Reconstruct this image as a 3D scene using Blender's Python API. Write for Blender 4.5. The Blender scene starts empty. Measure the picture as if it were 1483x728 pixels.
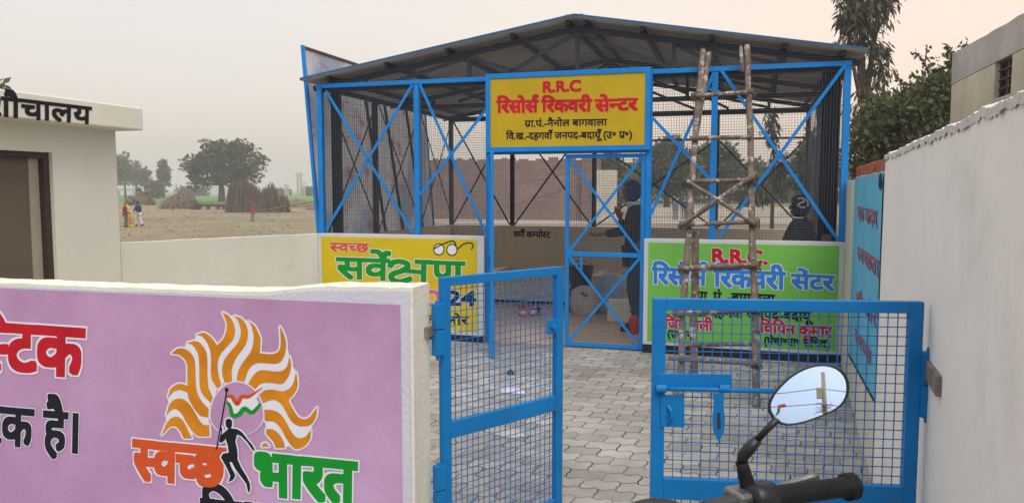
import bpy, bmesh, math, random
from mathutils import Vector, Matrix, noise
random.seed(7)
rad = math.radians
SC = bpy.context.scene
COL = SC.collection
V = Vector

# ------------------------------------------------------------------ camera
F_PX, PW, PH = 1110.0, 1483.0, 728.0
YAW, PITCH = rad(16.6), math.atan(89.0 / 1110.0)
CAM = V((0, 0, 1.6))
cam_d = bpy.data.cameras.new('camera')
cam_d.sensor_width = 36.0
cam_d.lens = F_PX / PW * 36.0
cam_d.clip_start = 0.05
cam_d.clip_end = 3000
cam = bpy.data.objects.new('camera', cam_d)
cam.location = CAM
cam.rotation_euler = (rad(90) - PITCH, 0, YAW)
COL.objects.link(cam)
SC.camera = cam
FH = V((-math.sin(YAW), math.cos(YAW), 0))
RH = V((math.cos(YAW), math.sin(YAW), 0))
FW = V((FH.x * math.cos(PITCH), FH.y * math.cos(PITCH), -math.sin(PITCH)))
UP = V((FH.x * math.sin(PITCH), FH.y * math.sin(PITCH), math.cos(PITCH)))

# ------------------------------------------------------------------ world / sun / exposure
SUN_EL, SUN_AZ = rad(50), rad(155)      # direction the light comes from (azimuth measured from +Y clockwise)
w = bpy.data.worlds.new('World')
SC.world = w
w.use_nodes = True
nt = w.node_tree
nt.nodes.clear()
N = nt.nodes.new
out = N('ShaderNodeOutputWorld')
sky = N('ShaderNodeTexSky')
sky.sky_type = 'NISHITA'
sky.sun_disc = False
sky.sun_elevation = SUN_EL
sky.sun_rotation = SUN_AZ
sky.dust_density = 6.0
sky.air_density = 1.5
bg1 = N('ShaderNodeBackground')
bg1.inputs['Strength'].default_value = 0.05
nt.links.new(sky.outputs[0], bg1.inputs[0])
tc = N('ShaderNodeTexCoord')
sep = N('ShaderNodeSeparateXYZ')
nt.links.new(tc.outputs['Generated'], sep.inputs[0])
hz = N('ShaderNodeValToRGB')             # hazy winter sky: warm and dull low down, brighter overhead
hz.color_ramp.elements[0].position = 0.0
hz.color_ramp.elements[0].color = (0.60, 0.555, 0.50, 1)
hz.color_ramp.elements[1].position = 1.0
hz.color_ramp.elements[1].color = (1.25, 1.22, 1.2, 1)
e = hz.color_ramp.elements.new(0.12); e.color = (0.655, 0.592, 0.54, 1)
e = hz.color_ramp.elements.new(0.35); e.color = (0.70, 0.64, 0.575, 1)
nt.links.new(sep.outputs['Z'], hz.inputs[0])
# clearer, bluer air away from the low hazy glow (behind the viewer)
dotn = N('ShaderNodeVectorMath'); dotn.operation = 'DOT_PRODUCT'
dotn.inputs[1].default_value = (-FH.x, -FH.y, 0)
nt.links.new(tc.outputs['Generated'], dotn.inputs[0])
mr = N('ShaderNodeMapRange'); mr.interpolation_type = 'SMOOTHSTEP'
mr.inputs['From Min'].default_value = 0.0; mr.inputs['From Max'].default_value = 0.85
nt.links.new(dotn.outputs['Value'], mr.inputs['Value'])
mixb = N('ShaderNodeMix'); mixb.data_type = 'RGBA'
mixb.inputs['B'].default_value = (0.13, 0.31, 0.62, 1)
nt.links.new(mr.outputs[0], mixb.inputs['Factor'])
# pinker towards the side where the sun sinks
dot2 = N('ShaderNodeVectorMath'); dot2.operation = 'DOT_PRODUCT'
dot2.inputs[1].default_value = (0.85, 0.5, 0.0)
nt.links.new(tc.outputs['Generated'], dot2.inputs[0])
mr2 = N('ShaderNodeMapRange'); mr2.inputs['From Min'].default_value = -0.1; mr2.inputs['From Max'].default_value = 1.0
nt.links.new(dot2.outputs['Value'], mr2.inputs['Value'])
mixp = N('ShaderNodeMix'); mixp.data_type = 'RGBA'
mixp.inputs['B'].default_value = (0.92, 0.68, 0.505, 1)
nt.links.new(mr2.outputs[0], mixp.inputs['Factor'])
nt.links.new(hz.outputs[0], mixp.inputs['A'])
nt.links.new(mixp.outputs['Result'], mixb.inputs['A'])
cn = N('ShaderNodeTexNoise'); cn.inputs['Scale'].default_value = 1.6; cn.inputs['Detail'].default_value = 5; cn.inputs['Roughness'].default_value = 0.55
cmap = N('ShaderNodeMapping'); cmap.inputs['Scale'].default_value = (1, 1, 3.0)
nt.links.new(tc.outputs['Generated'], cmap.inputs[0]); nt.links.new(cmap.outputs[0], cn.inputs['Vector'])
cr = N('ShaderNodeMapRange'); cr.inputs['From Min'].default_value = 0.3; cr.inputs['From Max'].default_value = 0.7; cr.inputs['To Min'].default_value = 0.955; cr.inputs['To Max'].default_value = 1.045
nt.links.new(cn.outputs['Fac'], cr.inputs['Value'])
bg2 = N('ShaderNodeBackground')
bg2.inputs['Strength'].default_value = 0.95
sm = N('ShaderNodeMath'); sm.operation = 'MULTIPLY'; sm.inputs[1].default_value = 0.97
nt.links.new(cr.outputs[0], sm.inputs[0]); nt.links.new(sm.outputs[0], bg2.inputs['Strength'])
nt.links.new(mixb.outputs['Result'], bg2.inputs[0])
add = N('ShaderNodeAddShader')
nt.links.new(bg1.outputs[0], add.inputs[0]); nt.links.new(bg2.outputs[0], add.inputs[1])
nt.links.new(add.outputs[0], out.inputs['Surface'])

sun_d = bpy.data.lights.new('sun', 'SUN')
sun_d.energy = 1.5
sun_d.angle = rad(35)
sun_d.color = (1.0, 0.95, 0.87)
sun = bpy.data.objects.new('sun', sun_d)
sdir = V((math.sin(SUN_AZ) * math.cos(SUN_EL), math.cos(SUN_AZ) * math.cos(SUN_EL), math.sin(SUN_EL)))
sun.rotation_euler = (-sdir).to_track_quat('-Z', 'Y').to_euler()
sun.location = (0, 0, 30)
COL.objects.link(sun)
vs = SC.view_settings
vs.view_transform = 'Standard'; vs.look = 'None'; vs.exposure = 0.16; vs.gamma = 1.0; vs.use_curve_mapping = False
SC.cycles.use_denoising = True
SC.cycles.max_bounces = 8
SC.cycles.transparent_max_bounces = 8
SC.cycles.volume_bounces = 1

# ------------------------------------------------------------------ picture -> place helpers
def ray(x, y):
    return FW + RH * ((x - PW / 2) / F_PX) - UP * ((y - PH / 2) / F_PX)
def on_Y(x, y, Y):
    r = ray(x, y); return CAM + r * ((Y - CAM.y) / r.y)
def on_X(x, y, X):
    r = ray(x, y); return CAM + r * ((X - CAM.x) / r.x)
def on_Z(x, y, Z=0.0):
    r = ray(x, y); return CAM + r * ((Z - CAM.z) / r.z)
def on_plane(x, y, p, n):
    r = ray(x, y); return CAM + r * ((p - CAM).dot(n) / r.dot(n))
def at(px, d, z=0.0):
    """ground position seen in column px at horizontal distance d"""
    p = CAM + FH * d + RH * ((px - PW / 2) / F_PX * d)
    return V((p.x, p.y, z))
def zat(py, d):
    return 1.6 + (275.0 - py) * d / F_PX

# ------------------------------------------------------------------ materials
def mat(name, col, rough=0.7, var=0.12, vs_=3.0, bump=0.15, bs=40.0, metallic=0.0,
        streak=0.0, scol=None, spots=0.0, pcol=(0.1, 0.09, 0.08), coat=0.0, spec=0.4, pscale=2.2, pth=0.6, sth=0.5, pw=0.08):
    m = bpy.data.materials.new(name); m.use_nodes = True
    t = m.node_tree; n = t.nodes; L = t.links
    b = n['Principled BSDF']
    b.inputs['Roughness'].default_value = rough
    b.inputs['Metallic'].default_value = metallic
    b.inputs['Specular IOR Level'].default_value = spec
    b.inputs['Coat Weight'].default_value = coat
    tcn = n.new('ShaderNodeTexCoord')
    nz = n.new('ShaderNodeTexNoise'); nz.inputs['Scale'].default_value = vs_; nz.inputs['Detail'].default_value = 8; nz.inputs['Roughness'].default_value = 0.65
    L.new(tcn.outputs['Object'], nz.inputs['Vector'])
    rp = n.new('ShaderNodeValToRGB')
    rp.color_ramp.elements[0].position = 0.3; rp.color_ramp.elements[1].position = 0.72
    rp.color_ramp.elements[0].color = [c * (1 - var) for c in col] + [1]
    rp.color_ramp.elements[1].color = [min(1, c * (1 + var)) for c in col] + [1]
    L.new(nz.outputs['Fac'], rp.inputs[0])
    last = rp.outputs[0]
    if streak > 0:
        mp = n.new('ShaderNodeMapping'); mp.inputs['Scale'].default_value = (6, 6, 0.8)
        L.new(tcn.outputs['Object'], mp.inputs[0])
        ns = n.new('ShaderNodeTexNoise'); ns.inputs['Scale'].default_value = 1.6; ns.inputs['Detail'].default_value = 5
        L.new(mp.outputs[0], ns.inputs['Vector'])
        r2 = n.new('ShaderNodeValToRGB'); r2.color_ramp.elements[0].position = sth; r2.color_ramp.elements[1].position = sth + 0.28
        r2.color_ramp.elements[0].color = (0, 0, 0, 1); r2.color_ramp.elements[1].color = (streak, streak, streak, 1)
        L.new(ns.outputs['Fac'], r2.inputs[0])
        mx = n.new('ShaderNodeMix'); mx.data_type = 'RGBA'
        mx.inputs['B'].default_value = list(scol or [c * 0.55 for c in col]) + [1]
        np_ = n.new('ShaderNodeTexNoise'); np_.inputs['Scale'].default_value = 1.1; np_.inputs['Detail'].default_value = 4
        L.new(tcn.outputs['Object'], np_.inputs['Vector'])
        rp_ = n.new('ShaderNodeValToRGB'); rp_.color_ramp.elements[0].position = 0.42; rp_.color_ramp.elements[1].position = 0.68
        L.new(np_.outputs['Fac'], rp_.inputs[0])
        mm = n.new('ShaderNodeMath'); mm.operation = 'MULTIPLY'
        L.new(r2.outputs[0], mm.inputs[0]); L.new(rp_.outputs[0], mm.inputs[1])
        L.new(mm.outputs[0], mx.inputs['Factor']); L.new(last, mx.inputs['A'])
        last = mx.outputs['Result']
    if spots > 0:
        n3 = n.new('ShaderNodeTexNoise'); n3.inputs['Scale'].default_value = pscale; n3.inputs['Detail'].default_value = 12; n3.inputs['Roughness'].default_value = 0.72
        L.new(tcn.outputs['Object'], n3.inputs['Vector'])
        r3 = n.new('ShaderNodeValToRGB'); r3.color_ramp.elements[0].position = pth; r3.color_ramp.elements[1].position = pth + pw
        r3.color_ramp.elements[0].color = (0, 0, 0, 1); r3.color_ramp.elements[1].color = (spots, spots, spots, 1)
        L.new(n3.outputs['Fac'], r3.inputs[0])
        mx = n.new('ShaderNodeMix'); mx.data_type = 'RGBA'
        mx.inputs['B'].default_value = list(pcol) + [1]
        L.new(r3.outputs[0], mx.inputs['Factor']); L.new(last, mx.inputs['A'])
        last = mx.outputs['Result']
    L.new(last, b.inputs['Base Color'])
    if bump > 0:
        nb = n.new('ShaderNodeTexNoise'); nb.inputs['Scale'].default_value = bs; nb.inputs['Detail'].default_value = 6
        L.new(tcn.outputs['Object'], nb.inputs['Vector'])
        bp = n.new('ShaderNodeBump'); bp.inputs['Strength'].default_value = bump; bp.inputs['Distance'].default_value = 0.01
        L.new(nb.outputs['Fac'], bp.inputs['Height']); L.new(bp.outputs[0], b.inputs['Normal'])
    return m

def leaf_mat(name, c1, c2, trans=0.25):
    m = bpy.data.materials.new(name); m.use_nodes = True
    t = m.node_tree; n = t.nodes; L = t.links
    b = n['Principled BSDF']; b.inputs['Roughness'].default_value = 0.6; b.inputs['Specular IOR Level'].default_value = 0.25
    g = n.new('ShaderNodeNewGeometry')
    rp = n.new('ShaderNodeValToRGB')
    rp.color_ramp.elements[0].color = list(c1) + [1]; rp.color_ramp.elements[1].color = list(c2) + [1]
    L.new(g.outputs['Random Per Island'], rp.inputs[0])
    L.new(rp.outputs[0], b.inputs['Base Color'])
    tr = n.new('ShaderNodeBsdfTranslucent'); L.new(rp.outputs[0], tr.inputs[0])
    mx = n.new('ShaderNodeMixShader'); mx.inputs[0].default_value = trans
    L.new(b.outputs[0], mx.inputs[1]); L.new(tr.outputs[0], mx.inputs[2])
    L.new(mx.outputs[0], n['Material Output'].inputs['Surface'])
    return m

BLUE = mat('blue_enamel', (0.003, 0.175, 0.46), 0.42, 0.12, 5, 0.12, 60, streak=0.35, scol=(0.02, 0.12, 0.30), spots=0.55, pcol=(0.10, 0.11, 0.13), pscale=11, pth=0.63, spec=0.25)
BLUEF = mat('bright_blue_enamel', (0.005, 0.20, 0.55), 0.45, 0.14, 4, 0.12, 60, streak=0.3, scol=(0.02, 0.15, 0.36), spots=0.45, pcol=(0.06, 0.11, 0.2), pscale=10, pth=0.64, spec=0.25)
WIRE = mat('galvanised_wire', (0.085, 0.10, 0.12), 0.55, 0.15, 8, 0, metallic=0.3)
WIREB = mat('blue_wire', (0.006, 0.14, 0.40), 0.5, 0.2, 8, 0)
STEEL = mat('dark_and_backlit_steel', (0.035, 0.032, 0.033), 0.6, 0.3, 6, 0.1, spots=0.4, pcol=(0.06, 0.035, 0.025), pscale=7)  # dark steel; also carries the backlit darkness of the shed framing
ROOFM = mat('weathered_roof_sheet', (0.48, 0.465, 0.455), 0.6, 0.2, 3, 0.1, metallic=0.0, streak=0.3)
ROOFE = mat('blue_roof_edge', (0.025, 0.10, 0.22), 0.45, 0.1, 3, 0.1)
CREAM = mat('cream_plaster', (0.78, 0.745, 0.62), 0.85, 0.05, 1.5, 0.35, 55, streak=0.22, scol=(0.50, 0.47, 0.37), spots=0.12, pcol=(0.35, 0.33, 0.28))
CREAMW = mat('chipped_cream_plaster', (0.74, 0.71, 0.60), 0.85, 0.08, 2.5, 0.4, 45, streak=0.4, scol=(0.50, 0.47, 0.38), spots=0.6, pcol=(0.30, 0.28, 0.24), pscale=9, pth=0.67)
CREAMI = mat('tan_inner_plaster', (0.78, 0.66, 0.47), 0.85, 0.08, 1.3, 0.3, 55, streak=0.3, scol=(0.45, 0.4, 0.32))
CREAMD = mat('worn_cream_plaster', (0.65, 0.62, 0.51), 0.85, 0.08, 1.3, 0.35, 55, streak=0.35, scol=(0.40, 0.38, 0.31), spots=0.25, pcol=(0.36, 0.35, 0.3))
PINKP = mat('pink_wall_paint', (0.475, 0.258, 0.415), 0.8, 0.13, 1.3, 0.16, 35, streak=0.35, scol=(0.40, 0.25, 0.40), spots=0.75, pcol=(0.56, 0.375, 0.54), pscale=1.0, pth=0.46, pw=0.25, spec=0.12)
PINKP2 = mat('pale_pink_paint', (0.47, 0.275, 0.47), 0.8, 0.05, 2.0, 0.3, 50)
LILAC = mat('whitewash', (0.58, 0.55, 0.62), 0.85, 0.08, 3, 0.35, 50, streak=0.25, scol=(0.42, 0.42, 0.48))
WHITEW = mat('white_wall', (0.82, 0.785, 0.735), 0.9, 0.06, 1.2, 0.16, 18, streak=0.55, sth=0.58, scol=(0.56, 0.52, 0.46), spots=0.45, pcol=(0.56, 0.53, 0.48), pscale=1.3, pth=0.52, pw=0.16)
MORTAR = mat('rough_mortar', (0.46, 0.43, 0.40), 0.95, 0.3, 9, 0.8, 18, spots=0.5, pcol=(0.2, 0.18, 0.16), pscale=8)
YEL = mat('yellow_wall_paint', (0.60, 0.44, 0.010), 0.6, 0.10, 2.5, 0.2, 50, streak=0.15, scol=(0.5, 0.4, 0.03), spec=0.12)
YELS = mat('yellow_sign_paint', (0.50, 0.325, 0.003), 0.5, 0.12, 2.0, 0.12, 50, spec=0.25)
GREENP = mat('green_wall_paint', (0.17, 0.46, 0.075), 0.6, 0.08, 2.0, 0.2, 50, spots=0.35, pcol=(0.30, 0.52, 0.10), pscale=1.8, pth=0.62, spec=0.12)
SKYP = mat('sky_blue_wall_paint', (0.10, 0.42, 0.62), 0.75, 0.1, 2.5, 0.3, 50, streak=0.2, scol=(0.2, 0.45, 0.6))
BORDER = mat('grey_white_border', (0.55, 0.55, 0.55), 0.8, 0.08, 3, 0.2, 50, streak=0.2)
NAVY = mat('dark_plinth_paint', (0.018, 0.022, 0.04), 0.7, 0.25, 3, 0.2, 40, spots=0.3, pcol=(0.12, 0.12, 0.13), pscale=6, spec=0.12)
RED = mat('red_letter_paint', (0.50, 0.010, 0.022), 0.6, 0.2, 5, 0.1, spec=0.12)
REDO = mat('orange_red_paint', (0.60, 0.085, 0.018), 0.6, 0.1, 6, 0.1, spec=0.12)
ORNG = mat('ochre_flame_paint', (0.60, 0.215, 0.010), 0.6, 0.25, 5, 0.1, spec=0.12)
GRN = mat('green_letter_paint', (0.006, 0.26, 0.022), 0.6, 0.12, 6, 0.1, spec=0.12)
BLK = mat('black_letter_paint', (0.012, 0.012, 0.018), 0.6, 0.2, 6, 0.1, spec=0.12)
BLUL = mat('blue_letter_paint', (0.025, 0.20, 0.60), 0.6, 0.1, 6, 0.1, spec=0.12)
NAVL = mat('navy_letter_paint', (0.008, 0.022, 0.075), 0.6, 0.1, 6, 0.1, spec=0.12)
WHT = mat('white_letter_paint', (0.72, 0.70, 0.74), 0.65, 0.05, 6, 0.1, spec=0.12)
PINKL = mat('pink_letter_paint', (0.6, 0.12, 0.25), 0.6, 0.1, 6, 0.1, spec=0.12)
FADED = mat('faded_red_paint', (0.30, 0.10, 0.14), 0.7, 0.25, 8, 0.1, spec=0.12)
WOOD = mat('grey_pole_wood', (0.155, 0.11, 0.082), 0.9, 0.5, 9, 0.9, 30, spots=0.9, pcol=(0.50, 0.47, 0.44), pscale=11, pth=0.54)
DKWOOD = mat('brown_door_frame', (0.055, 0.028, 0.02), 0.6, 0.2, 6, 0.2)
DOORE = mat('door_edge_wood', (0.42, 0.35, 0.26), 0.7, 0.12, 2, 0.15)
DOORM = mat('tan_door_leaf', (0.15, 0.11, 0.076), 0.7, 0.12, 2, 0.15, streak=0.2)
BLACKR = mat('black_rubber', (0.014, 0.014, 0.015), 0.55, 0.2, 12, 0.2, 120, spec=0.12)
BLACKP = mat('black_plastic', (0.012, 0.012, 0.014), 0.38, 0.1, 6, 0.05)
CHROME = mat('polished_metal', (0.62, 0.62, 0.63), 0.22, 0.05, 6, 0, metallic=1.0)
ALU = mat('dull_alloy', (0.22, 0.215, 0.205), 0.5, 0.1, 12, 0.15, 90, metallic=0.9)
MIRR = mat('mirror_glass', (0.92, 0.94, 0.96), 0.015, 0.0, 6, 0, metallic=1.0)
TANKP = mat('black_tank_paint', (0.015, 0.015, 0.018), 0.18, 0.1, 6, 0, coat=0.6)
RUST = mat('rusty_bracket', (0.20, 0.17, 0.14), 0.9, 0.4, 25, 0.6, 60, spots=0.5, pcol=(0.12, 0.06, 0.03), pscale=20)
CONC = mat('cement_floor', (0.46, 0.345, 0.26), 0.9, 0.18, 1.6, 0.25, 40, spots=0.3, pcol=(0.24, 0.2, 0.17), pscale=2)
POLEC = mat('concrete_pole', (0.42, 0.38, 0.33), 0.9, 0.15, 4, 0.3)
OLDW = mat('old_lime_wall', (0.57, 0.50, 0.38), 0.95, 0.18, 1.2, 0.5, 25, streak=0.6, scol=(0.36, 0.33, 0.27), spots=0.3, pcol=(0.5, 0.46, 0.38))
OLDG = mat('grey_parapet_cement', (0.44, 0.405, 0.365), 0.95, 0.25, 1.6, 0.5, 25, streak=0.4, scol=(0.2, 0.18, 0.16), spots=0.4, pcol=(0.42, 0.40, 0.36))
BRICKR = mat('red_coping_brick', (0.34, 0.10, 0.06), 0.9, 0.25, 12, 0.5)
HAY = mat('dry_straw', (0.16, 0.115, 0.075), 0.95, 0.35, 3, 0.6, 30)
HAYD = mat('dark_stalks', (0.125, 0.098, 0.070), 0.95, 0.4, 5, 0.6, 30)
EARTH = mat('turned_earth', (0.17, 0.12, 0.085), 0.95, 0.3, 2, 0.6, 12)
BARK = mat('dark_bark', (0.075, 0.058, 0.045), 0.95, 0.3, 6, 0.6, 25)
BARKL = mat('grey_bark', (0.15, 0.125, 0.10), 0.95, 0.3, 6, 0.5, 25)
LEAFD = leaf_mat('dark_leaves', (0.025, 0.040, 0.013), (0.10, 0.13, 0.045))
LEAFM = leaf_mat('mid_leaves', (0.045, 0.055, 0.018), (0.16, 0.165, 0.065))
LEAFP = leaf_mat('pale_olive_leaves', (0.055, 0.070, 0.030), (0.17, 0.18, 0.09))
LEAFE = leaf_mat('eucalyptus_leaves', (0.045, 0.045, 0.025), (0.13, 0.115, 0.06))
CROP = mat('green_crop', (0.075, 0.215, 0.018), 0.9, 0.3, 0.15, 0.5, 3)
SKIN = mat('brown_skin', (0.21, 0.105, 0.062), 0.55, 0.08, 12, 0.08, 80)
CLD = mat('charcoal_cloth', (0.034, 0.035, 0.042), 0.9, 0.25, 15, 0.35, 90, spec=0.12)
CLN = mat('navy_denim', (0.032, 0.045, 0.085), 0.9, 0.25, 15, 0.35, 90, spec=0.12)
CLB = mat('dark_blue_cloth', (0.03, 0.06, 0.15), 0.9, 0.25, 15, 0.35, 90, spec=0.12)
CLR = mat('dark_red_wool', (0.26, 0.022, 0.025), 0.9, 0.2, 15, 0.3, 90)
CLR2 = mat('red_wool', (0.42, 0.04, 0.06), 0.9, 0.2, 15, 0.3, 90)
CLW = mat('off_white_cotton', (0.62, 0.60, 0.58), 0.9, 0.1, 15, 0.3, 90)
CLG = mat('grey_cotton', (0.16, 0.16, 0.17), 0.9, 0.15, 15, 0.3, 90)
CLS = mat('steel_blue_cloth', (0.10, 0.16, 0.28), 0.9, 0.15, 15, 0.3, 90)
KNITW = mat('pale_knit', (0.50, 0.46, 0.46), 0.9, 0.15, 30, 0.4, 120)
HAIR = mat('black_hair', (0.012, 0.010, 0.009), 0.6, 0.2, 30, 0.3)
YPLAST = mat('yellow_plastic', (0.75, 0.48, 0.02), 0.45, 0.06, 6, 0)
SACK = mat('soiled_white_sack', (0.52, 0.48, 0.43), 0.8, 0.18, 6, 0.5, 40, streak=0.55, scol=(0.33, 0.18, 0.10), spots=0.3, pcol=(0.28, 0.2, 0.15), pscale=5)
PBAG = mat('blue_tinted_plastic_bag', (0.36, 0.44, 0.55), 0.3, 0.35, 9, 0.6, 25, spots=0.6, pcol=(0.03, 0.16, 0.42), pscale=6, pth=0.54)
REDC = mat('red_can_paint', (0.50, 0.015, 0.02), 0.4, 0.1, 6, 0)
TARP = mat('black_tarpaulin', (0.018, 0.019, 0.024), 0.5, 0.25, 6, 0.4, 30, spec=0.12)
LITTER = mat('pale_litter_wrap', (0.50, 0.46, 0.60), 0.5, 0.2, 14, 0.3)
LITTERD = mat('dark_cloth_scrap', (0.03, 0.025, 0.03), 0.9, 0.2, 14, 0.3)
FLAGO = mat('saffron_cloth', (0.7, 0.10, 0.03), 0.8, 0.05, 8, 0.1)
FLAGG = mat('green_cloth', (0.02, 0.25, 0.05), 0.8, 0.05, 8, 0.1)

def banner_mat():
    m = mat('printed_flex', (0.64, 0.62, 0.66), 0.55, 0.06, 1.0, 0.08, 20)
    t = m.node_tree; n = t.nodes; L = t.links
    b = n['Principled BSDF']
    tcn = n.new('ShaderNodeTexCoord')
    cur = b.inputs['Base Color'].links[0].from_socket
    for col, sc, th, am, off in (((0.24, 0.33, 0.50), (0.8, 0.8, 0.7), 0.48, 0.75, 0), ((0.42, 0.13, 0.12), (2.2, 2.2, 3.5), 0.55, 0.7, 5), ((0.40, 0.22, 0.22), (3.0, 3.0, 1.3), 0.58, 0.6, 9)):
        mp = n.new('ShaderNodeMapping'); mp.inputs['Scale'].default_value = sc; mp.inputs['Location'].default_value = (off, off, off)
        L.new(tcn.outputs['Object'], mp.inputs[0])
        nz = n.new('ShaderNodeTexNoise'); nz.inputs['Scale'].default_value = 1.4; nz.inputs['Detail'].default_value = 4
        L.new(mp.outputs[0], nz.inputs['Vector'])
        rp = n.new('ShaderNodeValToRGB'); rp.color_ramp.elements[0].position = th; rp.color_ramp.elements[1].position = th + 0.12
        rp.color_ramp.elements[0].color = (0, 0, 0, 1); rp.color_ramp.elements[1].color = (am, am, am, 1)
        L.new(nz.outputs['Fac'], rp.inputs[0])
        mx = n.new('ShaderNodeMix'); mx.data_type = 'RGBA'; mx.inputs['B'].default_value = list(col) + [1]
        L.new(rp.outputs[0], mx.inputs['Factor']); L.new(cur, mx.inputs['A'])
        cur = mx.outputs['Result']
    L.new(cur, b.inputs['Base Color'])
    tr = n.new('ShaderNodeBsdfTranslucent'); L.new(cur, tr.inputs[0]); ms = n.new('ShaderNodeMixShader'); ms.inputs[0].default_value = 0.6
    L.new(b.outputs[0], ms.inputs[1]); L.new(tr.outputs[0], ms.inputs[2]); L.new(ms.outputs[0], n['Material Output'].inputs['Surface'])
    return m
FLEX = banner_mat()

def paver_mat():
    m = bpy.data.materials.new('interlocking_pavers'); m.use_nodes = True
    t = m.node_tree; n = t.nodes; L = t.links
    b = n['Principled BSDF']; b.inputs['Roughness'].default_value = 0.85; b.inputs['Specular IOR Level'].default_value = 0.25
    tcn = n.new('ShaderNodeTexCoord')
    wob = n.new('ShaderNodeTexNoise'); wob.inputs['Scale'].default_value = 1.3; wob.inputs['Detail'].default_value = 2
    L.new(tcn.outputs['Object'], wob.inputs['Vector'])
    wsub = n.new('ShaderNodeVectorMath'); wsub.operation = 'SUBTRACT'; wsub.inputs[1].default_value = (0.5, 0.5, 0.5)
    L.new(wob.outputs['Color'], wsub.inputs[0])
    wsc = n.new('ShaderNodeVectorMath'); wsc.operation = 'SCALE'; wsc.inputs['Scale'].default_value = 0.05
    L.new(wsub.outputs[0], wsc.inputs[0])
    wadd = n.new('ShaderNodeVectorMath'); wadd.operation = 'ADD'
    L.new(tcn.outputs['Object'], wadd.inputs[0]); L.new(wsc.outputs[0], wadd.inputs[1])
    sp = n.new('ShaderNodeSeparateXYZ'); L.new(wadd.outputs[0], sp.inputs[0])
    BW, BH = 0.20, 0.128
    def math_(op, a, bb=None, c=None):
        k = n.new('ShaderNodeMath'); k.operation = op
        for i, s in enumerate((a, bb, c)):
            if s is None: continue
            if isinstance(s, (int, float)): k.inputs[i].default_value = s
            else: L.new(s, k.inputs[i])
        return k.outputs[0]
    # wavy long edges: two waves to a block
    zz = math_('MULTIPLY', math_('SINE', math_('MULTIPLY', sp.outputs['X'], 4 * math.pi / BW)), 0.0125)
    y2 = math_('ADD', sp.outputs['Y'], zz)
    row = math_('FLOOR', math_('DIVIDE', y2, BH))
    fy = math_('SUBTRACT', math_('DIVIDE', y2, BH), row)
    lean = math_('MULTIPLY', math_('SINE', math_('MULTIPLY', fy, 2 * math.pi)), 0.006)
    x2 = math_('ADD', sp.outputs['X'], lean)
    cb = n.new('ShaderNodeCombineXYZ'); L.new(x2, cb.inputs[0]); L.new(y2, cb.inputs[1])
    br = n.new('ShaderNodeTexBrick')
    br.offset = 0.5; br.squash = 1.0
    br.inputs['Scale'].default_value = 1.0
    br.inputs['Brick Width'].default_value = BW; br.inputs['Row Height'].default_value = BH
    br.inputs['Mortar Size'].default_value = 0.0055; br.inputs['Mortar Smooth'].default_value = 0.5; br.inputs['Bias'].default_value = 0.0
    br.inputs['Color1'].default_value = (0.0, 0.0, 0.0, 1); br.inputs['Color2'].default_value = (1, 1, 1, 1)
    L.new(cb.outputs[0], br.inputs['Vector'])
    rp = n.new('ShaderNodeValToRGB')
    rp.color_ramp.elements[0].color = (0.33, 0.32, 0.30, 1); rp.color_ramp.elements[1].color = (0.47, 0.455, 0.43, 1)
    L.new(br.outputs['Color'], rp.inputs[0])
    nz = n.new('ShaderNodeTexNoise'); nz.inputs['Scale'].default_value = 1.1; nz.inputs['Detail'].default_value = 9; nz.inputs['Roughness'].default_value = 0.7
    L.new(tcn.outputs['Object'], nz.inputs['Vector'])
    r2 = n.new('ShaderNodeValToRGB'); r2.color_ramp.elements[0].position = 0.35; r2.color_ramp.elements[1].position = 0.7
    r2.color_ramp.elements[0].color = (0.62, 0.60, 0.57, 1); r2.color_ramp.elements[1].color = (1.12, 1.10, 1.06, 1)
    L.new(nz.outputs['Fac'], r2.inputs[0])
    mu = n.new('ShaderNodeMix'); mu.data_type = 'RGBA'; mu.blend_type = 'MULTIPLY'; mu.inputs['Factor'].default_value = 1
    L.new(rp.outputs[0], mu.inputs['A']); L.new(r2.outputs[0], mu.inputs['B'])
    n4 = n.new('ShaderNodeTexNoise'); n4.inputs['Scale'].default_value = 90; n4.inputs['Detail'].default_value = 3
    L.new(tcn.outputs['Object'], n4.inputs['Vector'])
    r4 = n.new('ShaderNodeValToRGB'); r4.color_ramp.elements[0].color = (0.75, 0.75, 0.75, 1); r4.color_ramp.elements[1].color = (1.2, 1.2, 1.2, 1)
    L.new(n4.outputs['Fac'], r4.inputs[0])
    mu2 = n.new('ShaderNodeMix'); mu2.data_type = 'RGBA'; mu2.blend_type = 'MULTIPLY'; mu2.inputs['Factor'].default_value = 1
    L.new(mu.outputs['Result'], mu2.inputs['A']); L.new(r4.outputs[0], mu2.inputs['B'])
    # joints filled unevenly with sand
    nj = n.new('ShaderNodeTexNoise'); nj.inputs['Scale'].default_value = 4.0; nj.inputs['Detail'].default_value = 4
    L.new(tcn.outputs['Object'], nj.inputs['Vector'])
    rj = n.new('ShaderNodeValToRGB'); rj.color_ramp.elements[0].position = 0.4; rj.color_ramp.elements[1].position = 0.62
    rj.color_ramp.elements[0].color = (0.05, 0.047, 0.043, 1); rj.color_ramp.elements[1].color = (0.24, 0.225, 0.20, 1)
    L.new(nj.outputs['Fac'], rj.inputs[0])
    mj = n.new('ShaderNodeMix'); mj.data_type = 'RGBA'
    L.new(br.outputs['Fac'], mj.inputs['Factor']); L.new(mu2.outputs['Result'], mj.inputs['A']); L.new(rj.outputs[0], mj.inputs['B'])
    L.new(mj.outputs['Result'], b.inputs['Base Color'])
    hh = math_('SUBTRACT', math_('MULTIPLY', n4.outputs['Fac'], 0.15), br.outputs['Fac'])
    hh = math_('ADD', hh, math_('MULTIPLY', br.outputs['Color'], 0.35))
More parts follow.
